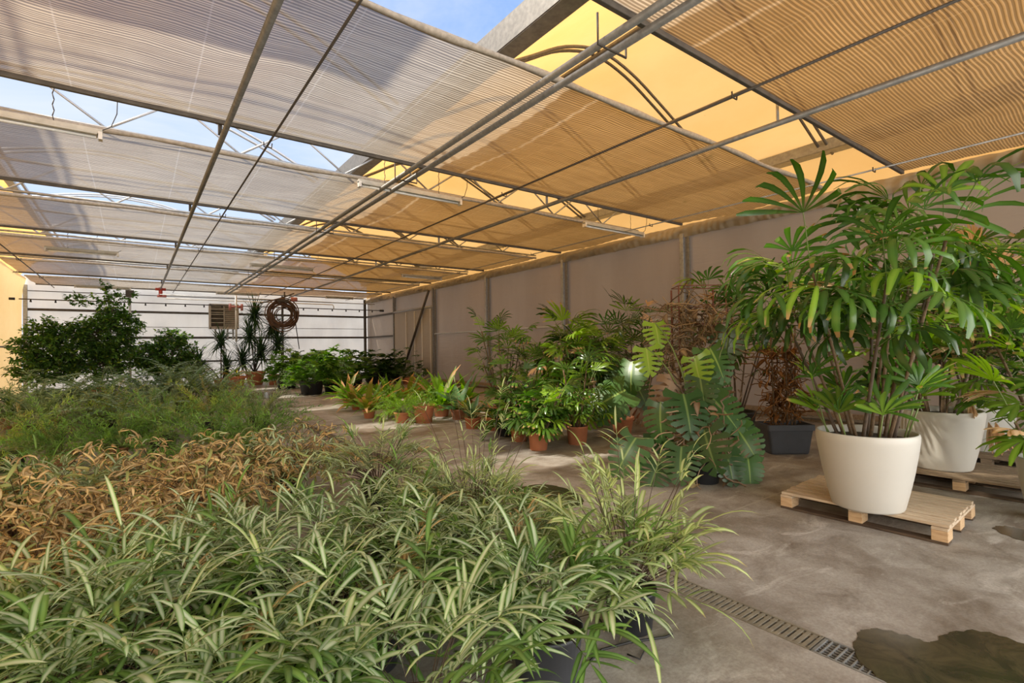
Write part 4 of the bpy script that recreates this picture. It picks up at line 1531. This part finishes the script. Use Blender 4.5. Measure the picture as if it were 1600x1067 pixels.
def palm(seed, px, potspec, label, cat='palm', group=None, rz=0, dy=0, sc=1.0, **k):
    p = atz(px[0], px[1], 0)
    return plant('lady_palm', pot(*potspec) + list(zip(('foliage', 'canes'), fan_palm(seed, **k))), (p.x, p.y + dy, 0), label, cat, rz, sc, group)


LP = 'lady palms in clay pots'
palm(111, (850, 704), ('plain', .155, .27, 'terracotta'), 'low dense lady palm in the clay pot standing furthest forward', group=LP, dy=.12, canes=13, hz=(.2, .75), z0=.25, spread=.32, per=6, L=.27, W=.045, bright=.28, dead=.02, pet=.2, droop=(.8, 1.7), top_only=.7, base=.1)
palm(112, (911, 695), ('plain', .17, .28, 'terracotta'), 'lady palm with yellow tips in the clay pot right of the forward one', group=LP, dy=.12, canes=11, hz=(.3, 1.0), z0=.26, spread=.3, per=6, L=.3, W=.035, bright=.45, dead=.08, pet=.26, droop=(.9, 1.7), top_only=.75, base=.1)
palm(113, (817, 690), ('plain', .145, .27, 'terracotta'), 'lady palm in the clay pot half hidden left of the forward one', group=LP, dy=.1, canes=9, hz=(.3, .8), z0=.25, spread=.3, per=6, L=.25, W=.045, bright=.1, dead=.02, pet=.22, droop=(.8, 1.6), top_only=.7, base=.1)
palm(114, (900, 664), ('plain', .25, .35, 'terracotta'), 'large bright lady palm with wide drooping fans in the middle of the right row', group=LP, canes=14, hz=(.75, 1.5), z0=.33, spread=.6, per=8, L=.5, W=.04, bright=.5, dead=.03, pet=.36, nseg=13, droop=(.9, 1.8), top_only=.6, base=.15)
palm(115, (787, 658), ('plain', .22, .3, 'terracotta'), 'tall loose lady palm standing left against the wall', group=LP, canes=9, hz=(.9, 1.6), z0=.28, spread=.4, per=6, L=.34, W=.035, bright=.3, dead=.04, pet=.34, nseg=8, droop=(.4, 1.2), top_only=.6, base=.12)
palm(116, (1000, 652), ('plain', .25, .35, 'terracotta'), 'dark lady palm rising behind the split-leaf plants', group=LP, canes=11, hz=(1.1, 1.9), z0=.33, spread=.5, per=6, L=.36, W=.032, bright=.04, dead=.02, pet=.34, nseg=9, droop=(.1, .8), top_only=.5, base=.15)
palm(117, (945, 660), ('plain', .22, .33, 'terracotta'), 'medium lady palm between the bright one and the dark one', group=LP, canes=8, hz=(.7, 1.4), z0=.3, spread=.4, per=6, L=.34, W=.032, bright=.12, dead=.05, pet=.3, nseg=8, droop=(.5, 1.4), top_only=.6, base=.12)
palm(118, (835, 660), ('plain', .2, .3, 'terracotta'), 'brownish thin lady palm between the tall loose one and the bright one', group=LP, canes=6, hz=(.7, 1.4), z0=.28, spread=.35, per=5, L=.3, W=.028, bright=.05, dead=.1, pet=.3, nseg=7, droop=(.5, 1.2), top_only=.6, base=.1)

# ------------------------------------------------------------------ split-leaf plants
SL = {'monstera': [split_leaf(i, 'monstera', 7, .34, d) for i, d in ((1, .5), (2, .75), (3, .35), (4, .6), (8, .45), (9, .9), (10, .55))], 'monstera_light': [split_leaf(5, 'monstera_light', 6, .4, .6)], 'heart': [split_leaf(6, 'monstera', 7, .02, .6)],
      'dead': [split_leaf(7, 'monstera_dead', 6, .5, 2.6)]}


def split_plant(base, potspec, leaves, label, D, extra=(), seed=1):
    rg = random.Random(seed)
    t = plant('split_leaf_plant', pot(*potspec) + list(extra), base, label, 'plant', 0, 1)
    b0 = Vector(base)
    for i, (px, py, ln, ang, kind, dd) in enumerate(leaves):
        c = atd(px, py, D + dd)
        L = ln * (D + dd) / 790
        tocam = (EYE - c).normalized()
        hor = Vector((tocam.x, tocam.y, 0)).normalized()
        side = hor.cross(UP) * -1
        a = R(ang)
        dirv = (math.cos(a) * (-UP * .82 + hor * .5) + math.sin(a) * side).normalized()
        nrm = (hor * .75 + UP * .75 + side * rg.uniform(-.55, .55))
        nrm = (nrm - dirv * nrm.dot(dirv)).normalized()
        xx = dirv.cross(nrm)
        o = link('leaf', SL[kind][i % len(SL[kind])], t)
        mw = Matrix((xx, dirv, nrm)).transposed().to_4x4() @ Matrix.Diagonal((L, L, L, 1))
        bp = c - dirv * L * .45 - b0
        mw.translation = bp
        o.matrix_local = mw
        mid = Vector((bp.x * .35, bp.y * .35, bp.z * .75 + .12))
        s0 = Vector((rg.uniform(-.05, .05), rg.uniform(-.05, .05), potspec[2] * .85))
        pts = [s0 * (1 - q / 6) ** 2 + mid * 2 * (q / 6) * (1 - q / 6) + bp * (q / 6) ** 2 for q in range(7)]
        st = G()
        st.tube(pts, [.013 - .001 * q for q in range(7)], 'stipe_green' if kind != 'dead' else 'stipe', 5, cap=False)
        sk = link('leaf_stalk', st.mesh('leaf_stalk'), o)
        sk.matrix_local = mw.inverted()
    return t


b = atz(1100, 752, 0)
DM = (b - EYE).dot(fwd)
split_plant((b.x, b.y, 0), ('plain', .19, .27, 'black_pot'), [
    (1136, 534, 58, -15, 'monstera', .25), (1120, 562, 56, 25, 'monstera', .15), (1088, 576, 50, 5, 'monstera_light', .1), (1096, 607, 50, 5, 'monstera', .0),
    (1075, 643, 68, 12, 'monstera', -.2), (1030, 652, 58, -6, 'monstera', -.05), (1133, 643, 60, 38, 'monstera', -.1), (1107, 700, 66, 12, 'monstera', -.35),
    (1166, 690, 52, 30, 'monstera', .05), (1063, 722, 56, -5, 'monstera', -.3), (1141, 727, 48, 15, 'monstera', -.2), (1172, 735, 44, 8, 'heart', -.1),
    (1160, 660, 46, 50, 'monstera', .3), (978, 707, 64, -32, 'monstera', -.1), (1027, 519, 40, 10, 'monstera_light', .5), (1012, 560, 44, 5, 'monstera_light', .4),
    (1022, 742, 50, -20, 'monstera', -.15), (1058, 600, 44, 20, 'dead', .2), (1072, 690, 40, 0, 'dead', .1), (1046, 615, 46, -20, 'dead', .1), (1118, 600, 54, 40, 'monstera', .3), (1040, 690, 48, 40, 'monstera', .2), (1095, 665, 44, -10, 'monstera', .1)],
    'large dark split-leaf plant in a black pot in front of the rusty trellis', DM, [('dead_stems', dry_tangle(121, 60, (.3, .25, .25, .9), 'monstera_dead', .016, .5, 24))], 3)
b = atz(980, 679, 0)
D2 = (b - EYE).dot(fwd)
split_plant((b.x, b.y + .1, 0), ('rim', .2, .3, 'terracotta'), [
    (950, 622, 66, -62, 'heart', -.5), (955, 634, 54, -40, 'monstera', -.4), (985, 585, 52, -10, 'heart', -.2), (1000, 610, 48, 30, 'monstera', .0), (965, 585, 44, -30, 'monstera', .1), (925, 650, 40, -50, 'monstera_light', -.2), (1002, 635, 38, 40, 'dead', -.1)],
    'smaller split-leaf plant in a terracotta pot with two stakes beside the lady palms', D2, (), 5)

# rusty trellis with dry vine
b = atz(1100, 728, 0)
DT = (b - EYE).dot(fwd)
p0, p1 = atd(1063, 600, DT), atd(1137, 600, DT)
zt = atd(1063, 446, DT).z
c = (p0 + p1) / 2
t = empty('plant_trellis', (c.x, c.y, 0), 0, 'rusty square wire trellis standing above the large split-leaf plant', 'trellis')
dx = Vector(((p1 - p0).x / 2, (p1 - p0).y / 2, 0))
back = Vector((dx.y, -dx.x, 0)).normalized() * -.35
g = G()
for s_ in (-1, 1):
    for bk in (0, 1):
        q = dx * s_ * (.93 if bk else 1) + back * bk
        g.tube([q, q + UP * (zt - (.0 if not bk else .02))], .009 if bk == 0 else .013, 'rust', 6)
link('uprights', g.mesh('uprights'), t)
g = G()
for z in (zt, zt - .24, zt - .47, zt - .95, zt - 1.45):
    cs = [-dx, dx, dx * .93 + back, -dx * .93 + back, -dx]
    g.tube([q + UP * z for q in cs], .006, 'rust', 5)
link('hoops', g.mesh('hoops'), t)
o = link('dry_vine', dry_tangle(122, 230, (.42, .3, 1.1, 2.0), 'vine_dead', .014, .55, 50, .2))
o.location = (c.x - .02, c.y + .1, 0)
tag(o, 'grey-brown tangle of dead vine caught on the rusty trellis', 'vine')

# ------------------------------------------------------------------ planter with dead vine, white tubs, pallets
b = atz(1238, 708, 0)
t = empty('trough_planter', (b.x, b.y + .1, 0), R(-38), 'black rectangular trough with rust-brown dead vine on stakes near the wall', 'planter')
g = G()
pr = []
for (w, d, z) in ((.5, .3, 0), (.52, .32, .02), (.6, .38, .32), (.64, .42, .325), (.64, .42, .4), (.6, .38, .4), (.58, .36, .34)):
    r_ = .04
    ring = []
    for cx, cy, a0 in ((1, 1, 0), (-1, 1, 90), (-1, -1, 180), (1, -1, 270)):
        for k in range(4):
            a = R(a0 + k * 30)
            ring.append(g.vert((cx * (w / 2 - r_) + math.cos(a) * r_, cy * (d / 2 - r_) + math.sin(a) * r_, z)))
    pr.append(ring)
for q, w in zip(pr, pr[1:]):
    for k in range(16):
        g.face([q[k], q[(k + 1) % 16], w[(k + 1) % 16], w[k]], 'grey_pot')
g.face(pr[0][::-1], 'grey_pot')
link('pot', g.mesh('pot', False), t)
g = G()
g.box((0, 0, .34), (.58, .36, .02), 'soil')
link('soil', g.mesh('soil', False), t)
g = G()
for x, y in ((-.16, -.06), (-.1, .08), (.1, 0), (.18, .06), (0, -.08)):
    g.tube([(x, y, .3), (x * 1.1, y, 1.3), (x * 1.2, y * 1.3, 1.75)], .011, 'cane', 6)
link('stakes', g.mesh('stakes'), t)
link('dead_vine', dry_tangle(123, 210, (.24, .14, .5, 1.45), 'vine_rust', .013, .4, 70, .5), t)


def pallet(loc, rz, L, W, label, mats, group, sink=0):
    t = empty('wooden_pallet', loc, rz, label, 'pallet', group)
    nb = 9
    rgp = random.Random(int(loc[0] * 100))
    for i in range(nb):
        g = G()
        y = -W / 2 + W / nb * (i + .5)
        w = W / nb * (.8 if i % 2 else .7)
        g.box((rgp.uniform(-.008, .008), y, .133 + rgp.uniform(0, .002)), (L, w, .022), mats[0], Matrix.Rotation(rgp.uniform(-.006, .006), 3, 'Z'))
        bevel(link('deck_board', g.mesh('deck_board', False), t), .003)
    for x in (-L / 2 + .05, 0, L / 2 - .05):
        g = G()
        g.box((x, 0, .111), (.1, W, .02), mats[0])
        bevel(link('stringer_board', g.mesh('stringer_board', False), t), .003)
        for y in (-W / 2 + .07, 0, W / 2 - .07):
            g = G()
            g.box((x, y, .06), (.1, .14, .08), mats[1])
            bevel(link('block', g.mesh('block', False), t), .004)
    for y in (-W / 2 + .05, 0, W / 2 - .05):
        g = G()
        g.box((0, y, .01), (L, .1, .02), mats[2])
        bevel(link('bottom_board', g.mesh('bottom_board', False), t), .003)
    return t


# nearest corner and the two edges measured on the floor
c0, ca, cb = Vector((4.755, 1.085, 0)), Vector((4.72, 2.25, 0)), Vector((5.66, 1.11, 0))
ctr = (ca + cb) / 2
d = (ca - c0)
pallet((ctr.x, ctr.y, 0), math.atan2(d.y, d.x), 1.18, .92, 'pale new wooden pallet under the nearest large white tub', ('pine', 'pine_block', 'dark_wood'), 'pallets under the tubs')
pallet((7.0, 1.4, 0), R(92), 1.2, 1.0, 'grey weathered pallet under the second white tub', ('old_wood', 'pine_block', 'dark_wood'), 'pallets under the tubs')
pallet((8.4, 1.45, 0), R(92), 1.2, 1.0, 'dark pallet under the rearmost white tub', ('old_wood', 'old_wood', 'dark_wood'), 'pallets under the tubs')
TB = 'lady palms in large white tubs'
for (x, y), z, seed, r, h, lab, k in (
    ((4.86, 1.62), .144, 131, .36, .62, 'towering lady palm in the nearest white tub on the pale pallet', dict(canes=11, hz=(1.2, 1.75), z0=.56, spread=.68, per=9, L=.5, W=.048, bright=.12, dead=.01, pet=.38, nseg=8, droop=(1.2, 2.3), top_only=.36, base=.2, cane_r=.013)),
    ((6.94, 1.62), .144, 132, .37, .62, 'lady palm with withered fans in the second white tub', dict(canes=13, hz=(.5, 1.6), z0=.56, spread=.5, per=7, L=.4, W=.04, bright=.55, dead=.12, pet=.4, nseg=11, droop=(.4, 1.3), top_only=.6, base=.2)),
    ((8.46, 1.6), .144, 133, .37, .62, 'lady palm in the rearmost white tub, half hidden', dict(canes=9, hz=(1.0, 2.1), z0=.56, spread=.5, per=6, L=.4, W=.045, bright=.15, dead=.06, pet=.4, nseg=10, droop=(.4, 1.3), top_only=.6, base=.2)),
    ((6.05, .66), 0, 134, .25, .52, 'lady palm in the smallest white tub at the right edge', dict(canes=9, hz=(.3, 1.2), z0=.46, spread=.4, per=6, L=.34, W=.045, bright=.5, dead=.06, pet=.34, nseg=9, droop=(.5, 1.4), top_only=.75, base=.12))):
    t = plant('lady_palm', pot('tub', r, h, 'white_tub') + list(zip(('foliage', 'canes'), fan_palm(seed, **k))), (x, y, z), lab, 'palm', 0, 1, TB)
    if seed == 131:
        lf, st = G(), G()
        rg2 = random.Random(9)
        for q in range(9):
            a = q * .75
            b = Vector((math.cos(a) * .27, math.sin(a) * .27, .54))
            e = b + Vector((math.cos(a) * .12, math.sin(a) * .12, rg2.uniform(.2, .5)))
            st.tube([b, e], .006, 'stipe_green', 5)
            for w in range(3):
                fan_leaf(lf, e + UP * .02 * w, pol(a + w * 1.5, rg2.uniform(.6, 1.4)), 6, .3, .04, 'rhapis_bright' if w == 0 else 'rhapis', rg2, 1.8, .7)
        link('young_foliage', lf.mesh('young_foliage'), t)
        link('young_stems', st.mesh('young_stems'), t)
    if seed == 132:
        rg2 = random.Random(4)
        for (dx_, dy_, dz_, L_) in ((-.2, -.28, .75, .2), (.1, -.42, .52, .3), (.2, -.35, .5, .34)):
            lf = G()
            fan_leaf(lf, Vector((dx_, dy_, dz_)), Vector((.1, -.2, -1)), 9, L_, .035, 'rhapis_dead', rg2, .7, .3)
            link('withered_fan', lf.mesh('withered_fan'), t)
# tall dark palm behind the black trough
palm(135, (1225, 690), ('plain', .3, .4, 'black_pot'), 'tall dark lady palm behind the black trough by the wall', group='lady palms near the right wall', canes=9, hz=(1.3, 2.2), z0=.36, spread=.55, per=6, L=.4, W=.05, bright=.03, dead=.02, pet=.4, nseg=7, droop=(.5, 1.5), top_only=.5, base=.15, dy=.75)
p = atz(1690, 700, 0)
plant('lady_palm', pot('tub', .36, .6, 'white_tub') + list(zip(('foliage', 'canes'), fan_palm(136, canes=10, hz=(1.0, 1.9), z0=.54, spread=.55, per=6, L=.4, W=.045, bright=.2, dead=.1, pet=.42, nseg=9, droop=(.4, 1.3), top_only=.6, base=.2))), (7.9, .3, 0), 'lady palm reaching in from beyond the right edge', 'palm')
# fallen leaves
rg = random.Random(8)
for k, (x, y, lab) in enumerate(((1080, 765, 'brown fallen leaf on the floor below the large split-leaf plant'), (1095, 752, 'orange-brown fallen leaf against the black pot of the split-leaf plant'), (1152, 757, 'curled dark fallen leaf right of the split-leaf plant'), (955, 683, 'tan fallen palm fan on the floor by the terracotta pots'))):
    p = atz(x, y, .012)
    g = G()
    g.r = (rg.random(), .2)
    if k < 3:
        g.strap((0, 0, 0), (1, .2, .35), .22, .11, 1.1, 'dead' if k != 2 else 'monstera_dead', 6, 'lance', .3, 2, .5)
    else:
        fan_leaf(g, Vector((0, 0, .03)), Vector((.5, -1, .05)), 7, .3, .03, 'rhapis_dead', rg, 1.6, .2)
    o = link('fallen_leaf', g.mesh('fallen_leaf'))
    lo = min(v.co.z for v in o.data.vertices)
    o.location = (p.x, p.y, .004 - lo)
    o.rotation_euler = (0, 0, k * 1.3)
    tag(o, lab, 'leaf', 'fallen leaves')

# ------------------------------------------------------------------ light
w = bpy.data.worlds.new('sky')
SC.world = w
w.use_nodes = True
nt = w.node_tree
nt.nodes.clear()
out = nt.nodes.new('ShaderNodeOutputWorld')
bg = nt.nodes.new('ShaderNodeBackground')
tc = nt.nodes.new('ShaderNodeTexCoord')
mp = nt.nodes.new('ShaderNodeMapping')
mp.inputs['Scale'].default_value = (1, 1, 2.2)
nt.links.new(tc.outputs['Generated'], mp.inputs['Vector'])
cl = noise(nt, 2.2, 6, .6, mp.outputs[0], .6)
sp = nt.nodes.new('ShaderNodeSeparateXYZ')
nt.links.new(tc.outputs['Generated'], sp.inputs[0])
base = ramp(nt, sp.outputs[2], [(0, (.62, .66, .7)), (.22, (.42, .54, .76)), (.6, (.2, .34, .68))])
c = mixc(nt, ramp(nt, cl, [(.42, (0, 0, 0)), (.7, (.85, .85, .85))]), base, (.6, .64, .7))
# fill light added to the low sky behind the camera, to lift the interior
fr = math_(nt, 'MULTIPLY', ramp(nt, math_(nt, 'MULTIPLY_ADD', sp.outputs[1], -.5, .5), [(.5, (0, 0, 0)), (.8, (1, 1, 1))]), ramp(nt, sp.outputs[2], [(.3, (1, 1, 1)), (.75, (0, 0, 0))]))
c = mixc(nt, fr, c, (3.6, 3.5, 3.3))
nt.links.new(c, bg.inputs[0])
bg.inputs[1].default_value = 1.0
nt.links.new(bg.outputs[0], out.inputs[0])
sd = bpy.data.lights.new('sun', 'SUN')
sd.energy = 4.0
sd.angle = R(2.0)
sd.color = (1, .92, .78)
so = bpy.data.objects.new('sun', sd)
COL.objects.link(so)
so.rotation_euler = Vector((.95, -.53, -1)).to_track_quat('-Z', 'Y').to_euler()

SC.view_settings.view_transform = 'Standard'
SC.view_settings.look = 'None'
SC.view_settings.gamma = 1
SC.view_settings.use_curve_mapping = False
SC.view_settings.exposure = .6
cy = SC.cycles
cy.max_bounces = 10
cy.diffuse_bounces = 5
cy.glossy_bounces = 2
cy.transmission_bounces = 6
cy.transparent_max_bounces = 8
cy.caustics_reflective = False
cy.caustics_refractive = False
cy.use_denoising = True
